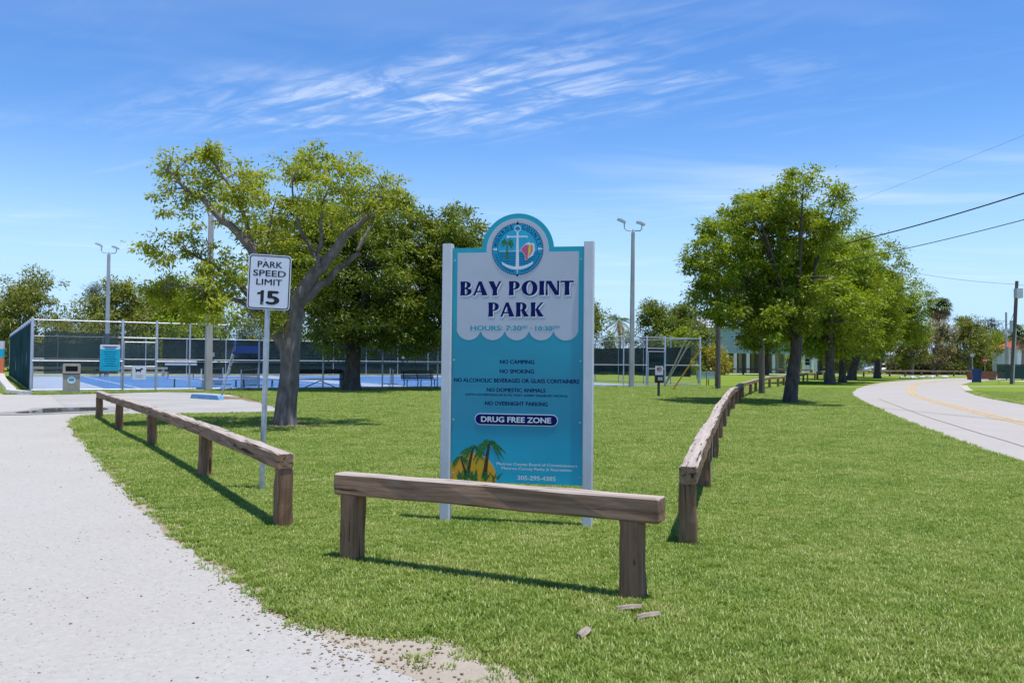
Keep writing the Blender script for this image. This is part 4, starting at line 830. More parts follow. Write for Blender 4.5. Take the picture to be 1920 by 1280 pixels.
# ------------------------------------------------------------------ palms
def palm(name, lab, x, y, h, n, ln, leaf, seed, dead=0, fan=False, tr=.16, group='palms in the distance', bush=False):
    rg = np.random.default_rng(seed); e = empty(name, (x, y, 0), 0, lab, 'palm', group)
    if not bush:
        zz = np.linspace(-.1, h, 14); MB().tube([(.12 * math.sin(z * .5), 0, z) for z in zz], [tr * (1.3 - .4 * i / 13 + .06 * (i % 2)) for i in range(14)], 9).build('trunk', M['bark_pale'], e)
    def fronds(k, el0, el1, mat, nm, L0, droop):
        V = []; 
        for i in range(k):
            az = rg.uniform(0, 6.28); el = R(rg.uniform(el0, el1)); d = np.array([math.cos(az) * math.cos(el), math.sin(az) * math.cos(el), math.sin(el)]); L_ = L0 * rg.uniform(.8, 1.15); S = np.array([-math.sin(az), math.cos(az), 0])
            st = np.array([0, 0, h if not bush else .1]) ; m_ = 12
            if fan:
                hub = st + d * L_ * .5
                for q in range(14):
                    a = (q / 13 - .5) * 4.2; dd = d * math.cos(a) + S * math.sin(a); tp = hub + dd * L_ * .55 + np.array([0, 0, -droop * L_ * .25]); sd = np.cross(dd, [0, 0, 1.]) * .05 * L_
                    V.append([hub, hub + dd * L_ * .3 + sd, tp, hub + dd * L_ * .3 - sd])
                V.append([st, st + S * .02, hub, st - S * .02])
            else:
                for q in range(m_):
                    t = (q + 1) / m_; p = st + d * L_ * t + np.array([0, 0, -droop * L_ * t * t * .6]); t2 = t + 1 / m_; p2 = st + d * L_ * t2 + np.array([0, 0, -droop * L_ * t2 * t2 * .6]); f = L_ * .30 * math.sin(math.pi * (.15 + .8 * t)) 
                    for s_ in (-1, 1):
                        tip = p + S * s_ * f + (p2 - p) * 1.4 + np.array([0, 0, -f * .5]); V.append([p, (p + tip) / 2 + (p2 - p) * .7, tip, (p + tip) / 2 - (p2 - p) * .1])
        V = np.array(V).reshape(-1, 3); o = link(nm, fast_mesh(nm, V, np.arange(len(V)).reshape(-1, 4), [M[mat]]), e); o['kind'] = 'stuff'
    fronds(n, -15 if not bush else 25, 75 if not bush else 85, leaf, 'fronds', ln, 1.0)
    if dead: fronds(dead, -75, -10, 'leaf_dead', 'dead_fronds', ln * .9, .7)
palm('fan_palm', 'tall fan palm with a brown skirt of dead fronds above the dry trees', 64.2, 127, 10.0, 26, 2.4, 'leaf_p', 1, 30, True, .28)
palm('fan_palm', 'fan palm with drooping dead fronds beside the red roof', 60.6, 100, 4.9, 20, 1.9, 'leaf_p', 2, 22, True, .2)
palm('feather_palm', 'green feather palm beside the thin dark pole by the house', 23.2, 106, 6.0, 22, 2.6, 'leaf_p', 3, 8)
palm('feather_palm', 'small palm behind the bare brown bush', 13.2, 104, 6.6, 14, 2.0, 'leaf_p', 4, 8)
palm('feather_palm', 'dark distant palm at the far left end of the drive', -66, 110, 4.6, 22, 2.4, 'leaf_p', 5, 6)
palm('yellow_palm', 'clump of yellow palm fronds behind the parked white car', 64.5, 144, 0, 46, 4.2, 'leaf_y', 6, bush=True)

# ------------------------------------------------------------------ tennis / pickleball enclosure
A = np.array([-19.7, 34.6]); B_ = np.array([11.95, 53.5]); D_ = np.array([-36.9, 62.0]); C_ = B_ + (D_ - A)
M['court_blue'] = pm('court_blue_acrylic', (.055, .15, .33), .75, .12, .6, coords='World')
M['court_grey'] = pm('court_blue_grey_acrylic', (.27, .33, .43), .75, .1, .6, coords='World')
M['court_line'] = pm('court_line_paint', (.72, .74, .76), .6, .05, 3, coords='World')
def cpt(s, t): return A + (B_ - A) * s + (D_ - A) * t
LU = np.linalg.norm(B_ - A); LV = np.linalg.norm(D_ - A)
court = sheet('court_surface', [cpt(.004, .004), cpt(.93, .004), cpt(.93, .996), cpt(.004, .996)], .012, M['court_grey']); court['label'] = 'blue and grey acrylic court surface inside the fence'
def cq(name, s0, s1, t0, t1, z, mat):
    a = [cpt(s0 / LU, t0 / LV), cpt(s1 / LU, t0 / LV), cpt(s1 / LU, t1 / LV), cpt(s0 / LU, t1 / LV)]; return sheet(name, a, z, mat, court)
for k, s0 in enumerate((3.0, 18.5)):
    cq('playing_area', s0, s0 + 13.2, 3.2, 30.0, .017, M['court_blue'])
    for (a, b, c, d) in ((0, .06, 3.4, 29.6), (13.1, 13.16, 3.4, 29.6), (.06, 13.1, 3.4, 3.48), (.06, 13.1, 29.5, 29.58), (1.6, 1.66, 3.5, 29.4), (11.4, 11.46, 3.5, 29.4), (1.7, 11.3, 10.0, 10.06), (1.7, 11.3, 22.8, 22.86), (6.5, 6.56, 10.1, 22.7)):
        cq('court_line', s0 + a, s0 + b, c, d, .022, M['court_line'])
def chainlink(length, z0, z1, cell=.066, r=.0012):
    """woven wire as two families of diagonals, local x along the fence"""
    h = z1 - z0; V = []; F = []
    n = int((length + h) / cell)
    for fam in (0, 1):
        for k in range(n):
            x0 = k * cell - h; x1 = x0 + h; za, zb = z0, z1
            if x0 < 0: za += -x0; x0 = 0
            if x1 > length: zb -= (x1 - length); x1 = length
            if x1 <= x0: continue
            p, q = ((x0, za), (x1, zb)) if fam == 0 else ((length - x0, za), (length - x1, zb))
            y = .006 if fam else -.006; i = len(V)
            for (x, z) in (p, q): V += [(x - r * 1.4, y, z), (x, y - r, z), (x + r * 1.4, y, z), (x, y + r, z)]
            F += [(i + a, i + (a + 1) % 4, i + 4 + (a + 1) % 4, i + 4 + a) for a in range(4)]
    return fast_mesh('chain_link_mesh', np.array(V), np.array(F), [M['wire_galv']])
def fence(p0, p1, label, n_bay, h=3.05, gates=(), post_r=.038, end_r=.06, link_mesh=True, mid=True, skip=(), links=None):
    d = p1 - p0; Lg = float(np.hypot(*d)); e = empty('chain_link_fence', (p0[0], p0[1], 0), math.atan2(d[1], d[0]), label, 'fence', 'chain link fences of the courts')
    xs = [Lg * k / n_bay for k in range(n_bay + 1)]
    for k, x in enumerate(xs):
        r = end_r if k in (0, n_bay) else post_r
        if any(abs(x - g) < .9 for g in skip): continue
        MB().tube([(x, 0, -.3), (x, 0, h), (x, 0, h + .05)], [r, r, r * .55], 10).build('post', M['galv'], e)
    for z in ((h - .06, 1.30, .10) if mid else (h - .06, .10)):
        last = 0
        for g0, g1 in list(gates) + [(Lg, Lg)]:
            if z > 2.9: g0 = g1 = Lg
            if g0 - last > .1: MB().tube([(last, -.045 if z < 2.9 else 0, z), (g0, -.045 if z < 2.9 else 0, z)], .024, 8).build('rail', M['galv'], e)
            last = g1
            if z > 2.9: break
    if link_mesh:
        o = link('chain_link_mesh', chainlink(Lg, .04, h - .06), e); o['kind'] = 'stuff'
    return e, Lg
def windscreen(e, x0, x1, z0, z1, mat, y=.035, n=10):
    """mesh cloth laced to the fence, slightly bellied"""
    nx = max(2, int((x1 - x0) / .8)); V = []; rg = np.random.default_rng(int(x0 * 10) + 3)
    for j in range(2):
        for i in range(nx + 1):
            for k in range(5):
                x = x0 + (x1 - x0) * i / nx; z = z0 + (z1 - z0) * k / 4; yy = y + .03 * math.sin(i * 1.1) * math.sin(math.pi * k / 4) + rg.normal(0, .004)
                V.append((x, yy + j * .004, z + (.02 * math.sin(i * 2.1) if k in (0, 4) else 0)))
    m_ = (nx + 1) * 5; F = [(i * 5 + k, (i + 1) * 5 + k, (i + 1) * 5 + k + 1, i * 5 + k + 1) for i in range(nx) for k in range(4)]
    return MB().add(V[:m_], F, 0, True).build('windscreen', mat, e)
def gate(e, x0, x1, h=2.15, label=None):
    g = MB()
    for x in (x0 + .05, x1 - .05): g.tube([(x, -.08, .08), (x, -.08, h)], .024, 8)
    for z in (.10, 1.08, h - .02): g.tube([(x0 + .05, -.08, z), (x1 - .05, -.08, z)], .022, 8)
    return g.build('gate', M['galv'], e)
def fx(px, p0, p1):   # where the view ray of azimuth px/1580 meets the fence line, as distance along it
    u = p1 - p0; t = px / 1580.; s = (p0[1] * t - p0[0]) / (u[0] - u[1] * t); return s * float(np.hypot(*u))
g0, g1 = fx(230 - 960, A, B_), fx(294 - 960, A, B_); h0, h1 = fx(1213 - 960, A, B_), fx(1247 - 960, A, B_)
ff, LF = fence(A, B_, 'long chain link fence along the near side of the courts with gates', 12, gates=[(g0, g1), (h0, h1)], skip=(g0, g1, h0, h1))
for x in (g0, g1, h0, h1): MB().tube([(x, 0, -.3), (x, 0, 3.05), (x, 0, 3.1)], [.055, .055, .03], 10).build('post', M['galv'], ff)
for a, b in ((g0, g1), (h0, h1)):
    gate(ff, a, b); MB().tube([(a, -.02, 2.32), (b, -.02, 2.32)], .024, 8).build('rail', M['galv'], ff)
windscreen(ff, fx(83 - 960, A, B_), fx(222 - 960, A, B_), .75, 2.5, M['screen_light'])
fl, LL = fence(A, D_, 'chain link fence hung with green screen beside the gravel drive', 16, mid=True, post_r=.05)
windscreen(fl, .3, LL - .3, .10, 2.85, M['screen_teal'], .07)
fr, LR = fence(B_, C_, 'chain link fence with dark screen at the far right side of the courts', 12)
windscreen(fr, .8, LR - .4, .55, 2.45, M['screen'])
fk, LK = fence(D_, C_, 'chain link fence with dark green screen along the back of the courts', 12)
windscreen(fk, fx(306 - 960, D_, C_), LK - .3, .05, 3.0, M['screen']); windscreen(fk, .6, fx(300 - 960, D_, C_), .75, 2.5, M['screen_light'])  # left stretch of the same screen, coloured paler to imitate its different lighting
M['banner_blue'] = pm('blue_banner', (.006, .035, .15), .6, .1, 3)
x0, x1 = fx(438 - 960, D_, C_), fx(486 - 960, D_, C_); MB().box(((x0 + x1) / 2, -.1, 2.2), (x1 - x0, .012, .62)).build('banner', M['banner_blue'], fk)
M['patch'] = pm('pale_patch', (.30, .36, .36), .7, .1, 6)
for px in (398, 650, 756): x = fx(px - 960, D_, C_); MB().box((x, -.1, 1.75), (.34, .01, .34)).build('notice', M['patch'], fk)
# notices on the near fence
def board_on(e, name, lab, cat, x, z, wd, ht, rows, y=-.09, base=M['sheeting']):
    ang = e.rotation_euler[2]; p = Vector((e.location.x + x * math.cos(ang) - y * math.sin(ang), e.location.y + x * math.sin(ang) + y * math.cos(ang), z))
    o = empty(name, p, ang, lab, cat); MB().prism(rrect(wd, ht, .03), -.004, .004).build('board', base, o)
    return o
M['cyan_print'] = pm('cyan_print', (.0, .40, .58), .5, .06, 4)
nx = fx(206.5 - 960, A, B_)
nb = board_on(ff, 'court_notice', 'turquoise rules banner with white heading tied to the court fence', 'sign', nx, 1.45, .78, 1.12, None)
MB().box((0, -.006, -.09), (.77, .003, .92)).build('printed_field', M['cyan_print'], nb)
for z, wd in ((.465, .56), (.40, .42)): MB().box((0, -.0065, z), (wd, .001, .035)).build('printed_line', M['navy'], nb)
for k in range(7): MB().box((0, -.0085, .25 - k * .1), (.5 - .06 * (k % 3), .001, .02)).build('printed_line', M['navy'], nb)
dgx = (g0 + g1) / 2; nd_ = board_on(ff, 'dog_notice', 'small white no dogs notice with black dog on the gate', 'sign', dgx - .02, .82, .55, .60, None, -.12)
dog = [(-.14, -.06), (-.11, -.06), (-.105, .0), (.02, .0), (.03, -.06), (.06, -.06), (.065, .03), (.10, .07), (.15, .075), (.15, .11), (.10, .13), (.075, .155), (.06, .12), (.03, .09), (-.11, .085), (-.16, .13), (-.17, .12), (-.14, .05)]
MB().prism([(x, z + .06) for x, z in dog], -.009, -.005).build('dog_symbol', M['black_print'], nd_)
for z, wd in ((-.115, .32), (-.195, .28)): MB().box((0, -.0065, z), (wd, .001, .03)).build('printed_line', M['galv'], nd_)

# court furniture
def bench_alu(x, y, rz, lab, ln=2.4, grp='aluminium benches on the courts', z=.44):
    e = empty('court_bench', (x, y, .012), rz, lab, 'bench', grp); MB().box((0, 0, z), (ln, .26, .04)).build('seat', M['alu'], e)
    for s in (-1, 1):
        MB().tube([(s * ln * .36, -.16, .0), (s * ln * .36, -.05, z - .02), (s * ln * .36, .05, z - .02), (s * ln * .36, .16, .0)], .02, 6).build('leg', M['black'], e)
    return e
def on_court(px, t): 
    s_ = fx(px - 960, A + (D_ - A) * t, B_ + (D_ - A) * t) / LU; return cpt(s_, t)
fa = math.atan2((B_ - A)[1], (B_ - A)[0])
for px, t, lab in ((363, .14, 'aluminium bench beside the concrete pole inside the courts'), (424, .07, 'aluminium bench by the parking sign inside the courts'), (478, .05, 'aluminium bench between speed sign pole and parking sign')):
    p = on_court(px, t); bench_alu(p[0], p[1], fa, lab)
for k, (px, t) in enumerate(((400, .16), (470, .10), (735, .14))):
    p = on_court(px, t); e = empty('portable_net', (p[0], p[1], .012), fa + 1.2, ['low black net on a white frame beside the concrete pole', 'low black net on a white frame in front of the tree', 'low black net on a frame behind the dense tree'][k], 'net', 'portable nets on the courts')
    for s in (-1, 1):
        MB().tube([(s * 3.0, 0, 0), (s * 3.0, 0, .95)], .03, 8).build('post', M['alu'], e); MB().tube([(s * 3.0, -.45, .03), (s * 3.0, .45, .03)], .025, 6).build('foot', M['black'], e)
    MB().box((0, 0, .90), (5.9, .012, .05)).build('tape', M['black'], e); V = MB().box((0, 0, .48), (5.9, .004, .8)).build('net', clothmat('net_mesh', (.01, .012, .012), .7), e)
p = on_court(340, .62); e = empty('ball_shelf', (p[0], p[1], .012), fa, 'long white shelf standing before the dark back screen', 'shelf'); MB().box((0, 0, 1.02), (2.0, .3, .14)).build('shelf', M['alu'], e)
for s in (-1, 1): MB().box((s * .8, 0, .48), (.05, .05, .96)).build('leg', M['black'], e)
p = on_court(190, .93); e = empty('bleacher', (p[0], p[1], .012), fa, 'low aluminium bleacher with cream planks at the back of the courts', 'bleacher')
for k in range(2):
    MB().box((0, k * .6, .28 + k * .34), (9.5, .3, .16)).build('plank', M['path'], e)
for s in np.linspace(-4.4, 4.4, 5): MB().box((s, .3, .25), (.08, .9, .5)).build('frame', M['galv'], e)
# dark picnic-style bench under the dense tree and green park benches
def park_bench(x, y, rz, lab, mat, legmat, ln=1.8, back=True, grp='park benches'):
    e = empty('park_bench', (x, y, 0), rz, lab, 'bench', grp)
    for k in range(4): MB().box((0, -.18 + k * .12, .44), (ln, .10, .035)).build('slat', mat, e)
    if back:
        for k in range(4): MB().box((0, .27 + .03 * k, .53 + k * .115), (ln, .03, .095)).build('slat', mat, e)
    for s in (-1, 0, 1):
        MB().tube([(s * ln * .42, -.22, .0), (s * ln * .42, -.16, .22), (s * ln * .42, -.2, .42)], .028, 7).build('leg', legmat, e)
        MB().tube([(s * ln * .42, .30, .0), (s * ln * .42, .18, .22), (s * ln * .42, .24, .45), (s * ln * .42, .39, .92)], .028, 7).build('leg', legmat, e)
    return e
park_bench(12.6, 54.2, R(4), 'pale green slatted park bench beside the fence corner and wooden pole', M['sage'], M['black'], 1.35 * 1.0)
park_bench(-4.9, 44.9, fa, 'dark green slatted bench at the fence behind the dense tree', M['dark_green'], M['dark_green'], 1.9)
e = empty('player_bench', (-9.6, 42.3, 0), fa, 'dark steel bench with crossed braces between the two tree trunks', 'bench')
MB().box((0, 0, .46), (2.4, .3, .05)).build('seat', M['black'], e); MB().box((0, .24, .86), (2.4, .05, .22)).build('backrest', M['black'], e)
for s in (-1, 1): MB().box((s * 1.15, .08, .47), (.07, .5, .94)).build('leg', M['black'], e); MB().tube([(s * .85, 0, .03), (0, 0, .40)], .025, 6).build('brace', M['black'], e)

# ------------------------------------------------------------------ poles
def flood_pole(x, y, h, lab, r, heads, ang, lean=0):
    e = empty('light_pole', (x, y, 0), ang, lab, 'pole', 'concrete light poles round the courts')
    mb = MB(); V = []; rb, rt = r, r * .62; c = .25
    for z, rr in ((-.3, rb), (h, rt)):
        q = rr * c
        for px, py in ((-rr + q, -rr), (rr - q, -rr), (rr, -rr + q), (rr, rr - q), (rr - q, rr), (-rr + q, rr), (-rr, rr - q), (-rr, -rr + q)): V.append((px + lean * max(z, 0), py, z))
    mb.add(V, [(i, (i + 1) % 8, (i + 1) % 8 + 8, i + 8) for i in range(8)] + [tuple(range(8, 16))]); mb.build('shaft', M['concrete'], e)
    if heads:
        t = lean * h; MB().tube([(t, 0, h - .05), (t, 0, h + .16)], .05, 8).build('neck', M['silver'], e)
        MB().tube([(t - .5, 0, h + .55), (t - .5, 0, h + .25), (t - .40, 0, h + .13), (t, 0, h + .08), (t + .40, 0, h + .10), (t + .5, 0, h + .22), (t + .5, 0, h + .42)], .035, 8).build('bracket', M['silver'], e)
        for s, z in ((-1, .66), (1, .52)):
            hd = MB(); hd.box((0, 0, 0), (.52, .30, .10)); hd.box((.02, 0, .07), (.3, .22, .06)); hd.build('floodlight', M['silver'], e, (t + s * .5 + s * .05 - .12, 0, h + z), (0, R(24 * (1 if s < 0 else .8)), 0))
    return e
flood_pole(-13.58, 37.75, 7.9, 'concrete light pole standing in front of the near court fence', .165, False, fa)
flood_pole(6.85, 48.2, 8.9, 'concrete light pole with two floodlights right of the park sign', .15, True, 0, .004)
flood_pole(-29.7, 61.8, 9.0, 'concrete light pole with two floodlights behind the court corner', .17, True, R(20))
def util_pole(x, y, h, r, lab, lean=(0, 0), mat='pole_wood', arm=None):
    e = empty('utility_pole', (x, y, 0), 0, lab, 'pole', 'utility poles'); zz = np.linspace(-.4, h, 9)
    MB().tube([(lean[0] * max(z, 0), lean[1] * max(z, 0), z) for z in zz], [r * (1 - .3 * i / 8) for i in range(9)], 12).build('shaft', M[mat], e); return e
util_pole(11.45, 46.8, 7.9, .155, 'grey wooden pole rising into the tall tree by the green bench')
util_pole(11.75, 39.6, 7.4, .15, 'brown wooden pole rising into the tall tree beside the long barrier', (-.004, 0))
up = util_pole(39.75, 67.0, 8.2, .17, 'leaning wooden utility pole with a metal box behind the blue bin', (.052, 0))
MB().box((0, 0, 0), (.5, .42, .75)).build('transformer', M['silver'], up, (.36, -.3, 7.2)); MB().box((0, 0, 0), (.16, .2, .9)).build('meter_box', M['silver'], up, (-.06, -.05, 4.6))
MB().tube([(.0, -.16, 0), (.25, -.16, 4.4)], .05, 6).build('conduit', M['galv'], up)
cp = util_pole(61.6, 105, 8.1, .16, 'pale concrete utility pole far behind the bins', (.001, 0), 'concrete'); MB().box((-.3, -.2, 5.7), (.35, .35, .6)).build('transformer', M['silver'], cp)
MB().tube([(.0, -.3, -.2), (.0, -.3, 3.8)], .26, 10).build('guard', M['concrete'], cp)
util_pole(23.6, 103, 7.2, .09, 'thin dark pole in front of the teal house')
util_pole(15.6, 14.0, 8.5, .15, 'wooden pole on the near side of the road carrying the cables')
def cable(a, b, sag, r, lab, n=24):
    a = Vector(a); b = Vector(b); P = [a.lerp(b, i / n) + Vector((0, 0, -4 * sag * (i / n) * (1 - i / n))) for i in range(n + 1)]
    o = MB().tube(P, r, 5).build('overhead_cable', M['wire']); tag(o, lab, 'cable', 'overhead cables')
cable((11.7, 39.6, 6.4), (15.6, 14.0, 7.0), .55, .022, 'thick black cable sagging from the tall tree over the road')
cable((11.7, 39.6, 5.7), (15.6, 14.0, 6.1), .45, .013, 'thinner black cable just below the thick one over the road')
cable((11.4, 46.8, 7.8), (15.6, 14.0, 8.4), .3, .0035, 'faint thin high cable above the road')
cable((22.0, 61, 9.8), (40.15, 67, 7.95), .5, .012, 'cable running from the roadside trees to the leaning pole')
cable((40.15, 67, 7.9), (75, 74, 9.0), .7, .014, 'cable leaving the leaning pole past the fan palm')
cable((39.9, 67, 5.6), (61.6, 105, 6.6), .35, .02, 'cable between the leaning pole and the concrete pole')
cable((33, 90, 9.2), (61.6, 105, 7.0), .9, .022, 'upper far cable crossing before the tall fan palm')
cable((33, 90, 7.6), (61.6, 105, 5.6), .7, .018, 'lower far cable crossing before the tall fan palm')
cable((-100, 128, 8.4), (-62, 105, 7.2), .8, .02, 'cable above the far left end of the drive')
cable((-100, 128, 7.2), (-62, 105, 6.2), .8, .02, 'lower cable above the far left end of the drive')
# guy wires with guards
def guy(a, b, g, mat, lab):
    a = Vector(a); b = Vector(b); e = empty('guy_wire', a, 0, lab, 'guy wire', 'guy wires by the courts'); d = b - a
    MB().tube([Vector(), d], .012, 5).build('wire', M['galv'], e); MB().tube([d * .01, d * g], .04, 7).build('guard', mat, e)
guy((9.0, 50.0, -.05), (11.45, 46.85, 6.6), .42, M['path'], 'pale guarded guy wire nearest the dog station'); guy((9.0, 50.0, -.05), (11.6, 46.85, 5.6), .42, M['path'], 'pale guarded guy wire just right of its twin')
guy((8.4, 44.3, -.05), (11.75, 39.65, 6.3), .36, M['yellow'], 'guy wire with a long yellow guard before the court corner')
# shoes on the cable
sh_ = empty('hanging_shoes', (44.6, 80.8, 5.28), 0, 'pair of black shoes hanging from a far cable', 'shoes')
for s in (-1, 1):
    m_ = MB(); m_.lathe([(.0, -.13), (.07, -.12), (.10, -.05), (.08, .04), (.06, .14), (.0, .16)], 10); o = m_.build('shoe', M['black'], sh_, (s * .13, 0, -.02 * s), (0, R(70), 0)); o.scale = (1, .8, 1.6)

# ------------------------------------------------------------------ small things
# litter bin
e = empty('litter_bin', (-17.85, 34.2, 0), R(28), 'beige litter bin with hooded square opening on the grass strip', 'bin')
b_ = MB(); b_.prism(rrect(.62, .78, .03, .39), -.30, .30); b_.build('body', M['beige'], e)
h_ = MB()
for c, d in (((-.27, 0, .98), (.10, .62, .38)), ((.27, 0, .98), (.10, .62, .38)), ((0, 0, 1.135), (.44, .62, .07)), ((0, 0, .84), (.44, .62, .10)), ((0, .27, .99), (.44, .06, .22))): h_.box(c, d)
h_.box((0, 0, 1.182), (.58, .56, .024)); h_.build('hood', M['beige'], e)
MB().box((0, 0, .785), (.68, .66, .03)).build('liner', M['black'], e); MB().box((0, .1, .99), (.43, .28, .2)).build('opening', M['black'], e)
dm = MB(); dm.flat([(.15 * math.cos(a), .55 + .15 * math.sin(a)) for a in np.linspace(0, 2 * math.pi, 24, endpoint=False)], -.304); dm.build('round_sticker', M['pale_text'], e); MB().box((0, -.306, .55), (.19, .002, .09)).build('sticker_print', M['seal_blue'], e)
# wheel stop
o = empty('wheel_stop', (-10.9, 30.2, .02), R(-38), 'light blue painted concrete wheel stop on the parking pad', 'wheel stop')
MB().prism([(-.9, 0), (.9, 0), (.84, .12), (.78, .15), (-.78, .15), (-.84, .12)], -.11, .11).build('block', M['wheelstop'], o)
# leaning accessible parking sign
e = empty('parking_sign', (-10.54, 30.6, 0), R(62), 'leaning post with narrow blue and white accessible parking signs', 'sign'); ln_ = Vector((.24, -.45, 2.12))
MB().tube([ln_ * -.12, ln_], .03, 8).build('post', M['galv'], e)
q = ln_.normalized().to_track_quat('Z', 'Y').to_euler()
M['ada_blue'] = pm('ada_blue_print', (.02, .06, .38), .45, .05, 5)
bd = MB().prism(rrect(.30, .46, .03), -.004, .004).build('board', M['ada_blue'], e, ln_ * .885 + Vector((0, -.036, 0)), q)
mb = MB()
for p_ in arc_band(-.01, -.06, (.085, .085), (.062, .062), 120, 350, 16): mb.flat(p_, -.006)
for P_ in ([(-.03, .0), (.0, .0), (.0, .12), (-.03, .12)], [(-.03, -.0), (.07, -.0), (.07, .022), (-.03, .022)], [(.05, .0), (.075, .01), (.1, -.1), (.078, -.1)]): mb.flat(P_, -.0062)
mb.flat([(-.015 + .026 * math.cos(a), .155 + .026 * math.sin(a)) for a in np.linspace(0, 2 * math.pi, 14, endpoint=False)], -.006); mb.build('wheelchair_symbol', M['pale_text'], bd)
b2_ = MB().prism(rrect(.30, .40, .03), -.004, .004).build('board', M['sheeting'], e, ln_ * .66 + Vector((0, -.036, 0)), q)
for z, wd in ((.12, .22), (.04, .2), (-.04, .16), (-.12, .13)): MB().box((0, -.0065, z), (wd, .001, .03)).build('printed_line', M['ada_blue'], b2_)
MB().prism(rrect(.30, .30, .03), -.004, .004).build('board', M['sheeting'], e, ln_ * .47 + Vector((.0, -.036, 0)), q)
# dog waste station
e = empty('dog_station', (6.2, 35.56, 0), R(6), 'dog waste station with small white sign and black box on a post', 'dog station')
MB().box((0, 0, .35), (.09, .09, 1.1)).build('post', M['pole_wood'], e); MB().box((0, -.08, .78), (.36, .16, .30)).build('dispenser', M['black'], e); MB().box((.02, -.165, .79), (.2, .008, .14)).build('hatch', M['galv'], e)
bd = MB().prism(rrect(.34, .38, .02, 1.14), -.075, -.065).build('board', M['sheeting'], e)
mb = MB()
for p_ in arc_band(0, 1.19, (.105, .105), (.08, .08), 0, 360, 24): mb.flat(p_, -.0775)
mb.flat([(-.075, 1.25), (-.06, 1.265), (.075, 1.13), (.06, 1.115)], -.0777); mb.build('prohibition_ring', M['red'], bd)
MB().prism([(x * .55, 1.17 + z * .55) for x, z in dog], -.0768, -.0762).build('dog_symbol', M['black_print'], bd)
# kerb along the drive
kp = catmull([(-18.6, 32.1), (-19.9, 33.3), (-21.2, 35.4), (-28, 46.2), (-37.2, 61.2), (-45, 74)], 5); kl = offset(kp, -.02); kr = offset(kp, .33); k = len(kp); V = []
for ln2, z in ((offset(kp, -.08), -.05), (kl, .16), (kr, .16), (offset(kp, .40), -.05)): V += [(p[0], p[1], z) for p in ln2]
tag(MB().add(V, [(a * k + i, (a + 1) * k + i, (a + 1) * k + i + 1, a * k + i + 1) for a in range(3) for i in range(k - 1)] + [(0, k, 2 * k, 3 * k)]).build('kerb', M['kerb']), 'pale concrete kerb between the drive and the screened fence', kind='structure')
# coral, teal and white marker column far left; stop sign
e = empty('marker_column', (-38.7, 63.8, 0), R(20), 'slim column painted coral, teal and white at the end of the left fence', 'column')
for z0, z1, mt in ((0, 1.35, 'orange'), (1.35, 2.0, 'cyan_print'), (2.0, 2.6, 'white_paint')): MB().prism(rrect(.46, z1 - z0 - .004, .02, (z0 + z1) / 2), -.2, .2).build('band', M[mt], e)
def stop_sign(x, y, rz, lab, h=2.2, s=.38):
    e = empty('stop_sign', (x, y, 0), rz, lab, 'sign', 'stop signs'); MB().tube([(0, 0, -.2), (0, 0, h + .35)], .035, 6).build('post', M['galv'], e)
    MB().prism([(s * math.cos(R(22.5 + 45 * k)), h + s * math.sin(R(22.5 + 45 * k))) for k in range(8)], -.06, -.045).build('board', M['red'], e); fit_text('STOP', -s * .72, s * .72, h - .12, h + .12, -.064, M['pale_text'], e, .03); return e
stop_sign(-57.5, 93, 0, 'red stop sign at the far left end of the drive'); stop_sign(62.3, 111, 0, 'red stop sign beside the blue street sign pole', 2.1)
e = empty('street_sign', (59.0, 108, 0), 0, 'small blue street name sign on a pole behind the blue bin', 'sign'); MB().tube([(0, 0, -.2), (0, 0, 3.0)], .04, 6).build('post', M['galv'], e); MB().box((0, 0, 2.75), (.5, .03, .42)).build('board', M['galv'], e)
# wheelie bin, crate, dumpsters
e = empty('wheelie_bin', (39.6, 71.8, 0), R(-27), 'blue wheeled bin with closed lid at the road edge', 'bin')
V = [(-.30, -.30, .04), (.30, -.30, .04), (.30, .30, .04), (-.30, .30, .04), (-.38, -.40, 1.02), (.38, -.40, 1.02), (.38, .36, 1.02), (-.38, .36, 1.02)]
MB().add(V, [(3, 2, 1, 0), (4, 5, 6, 7), (0, 1, 5, 4), (1, 2, 6, 5), (2, 3, 7, 6), (3, 0, 4, 7)]).build('body', M['blue_bin'], e)
MB().prism([(-.42, 1.03), (.42, 1.03), (.40, 1.09), (.28, 1.15), (-.28, 1.15), (-.40, 1.09)], -.46, .40).build('lid', M['blue_bin'], e); MB().tube([(-.3, .44, .98), (.3, .44, .98)], .03, 6).build('handle', M['blue_bin'], e)
for s in (-1, 1): MB().tube([(s * .30, .32, .13), (s * .36, .32, .13)], .13, 12).build('wheel', M['black'], e)
M['crate'] = pm('reddish_plank', (.20, .085, .05), .85, .3, 5, stretch=(.4, 1, 4))
e = empty('wooden_planter', (46.8, 84.0, 0), R(-8), 'long reddish wooden planter behind the blue bin', 'planter')
for k in range(3): MB().box((0, -.5, .22 + k * .27), (2.3 + .12 * k, .05, .25)).build('plank', M['crate'], e); MB().box((0, .5, .22 + k * .27), (2.3 + .12 * k, .05, .25)).build('plank', M['crate'], e)
for s in (-1, 1): MB().box((s * 1.14, 0, .46), (.06, .94, .84)).build('end_board', M['crate'], e); MB().box((s * .9, 0, .05), (.1, .9, .1)).build('foot', M['crate'], e)
MB().box((0, 0, .5), (2.2, .9, .3)).build('soil', M['soil'], e)
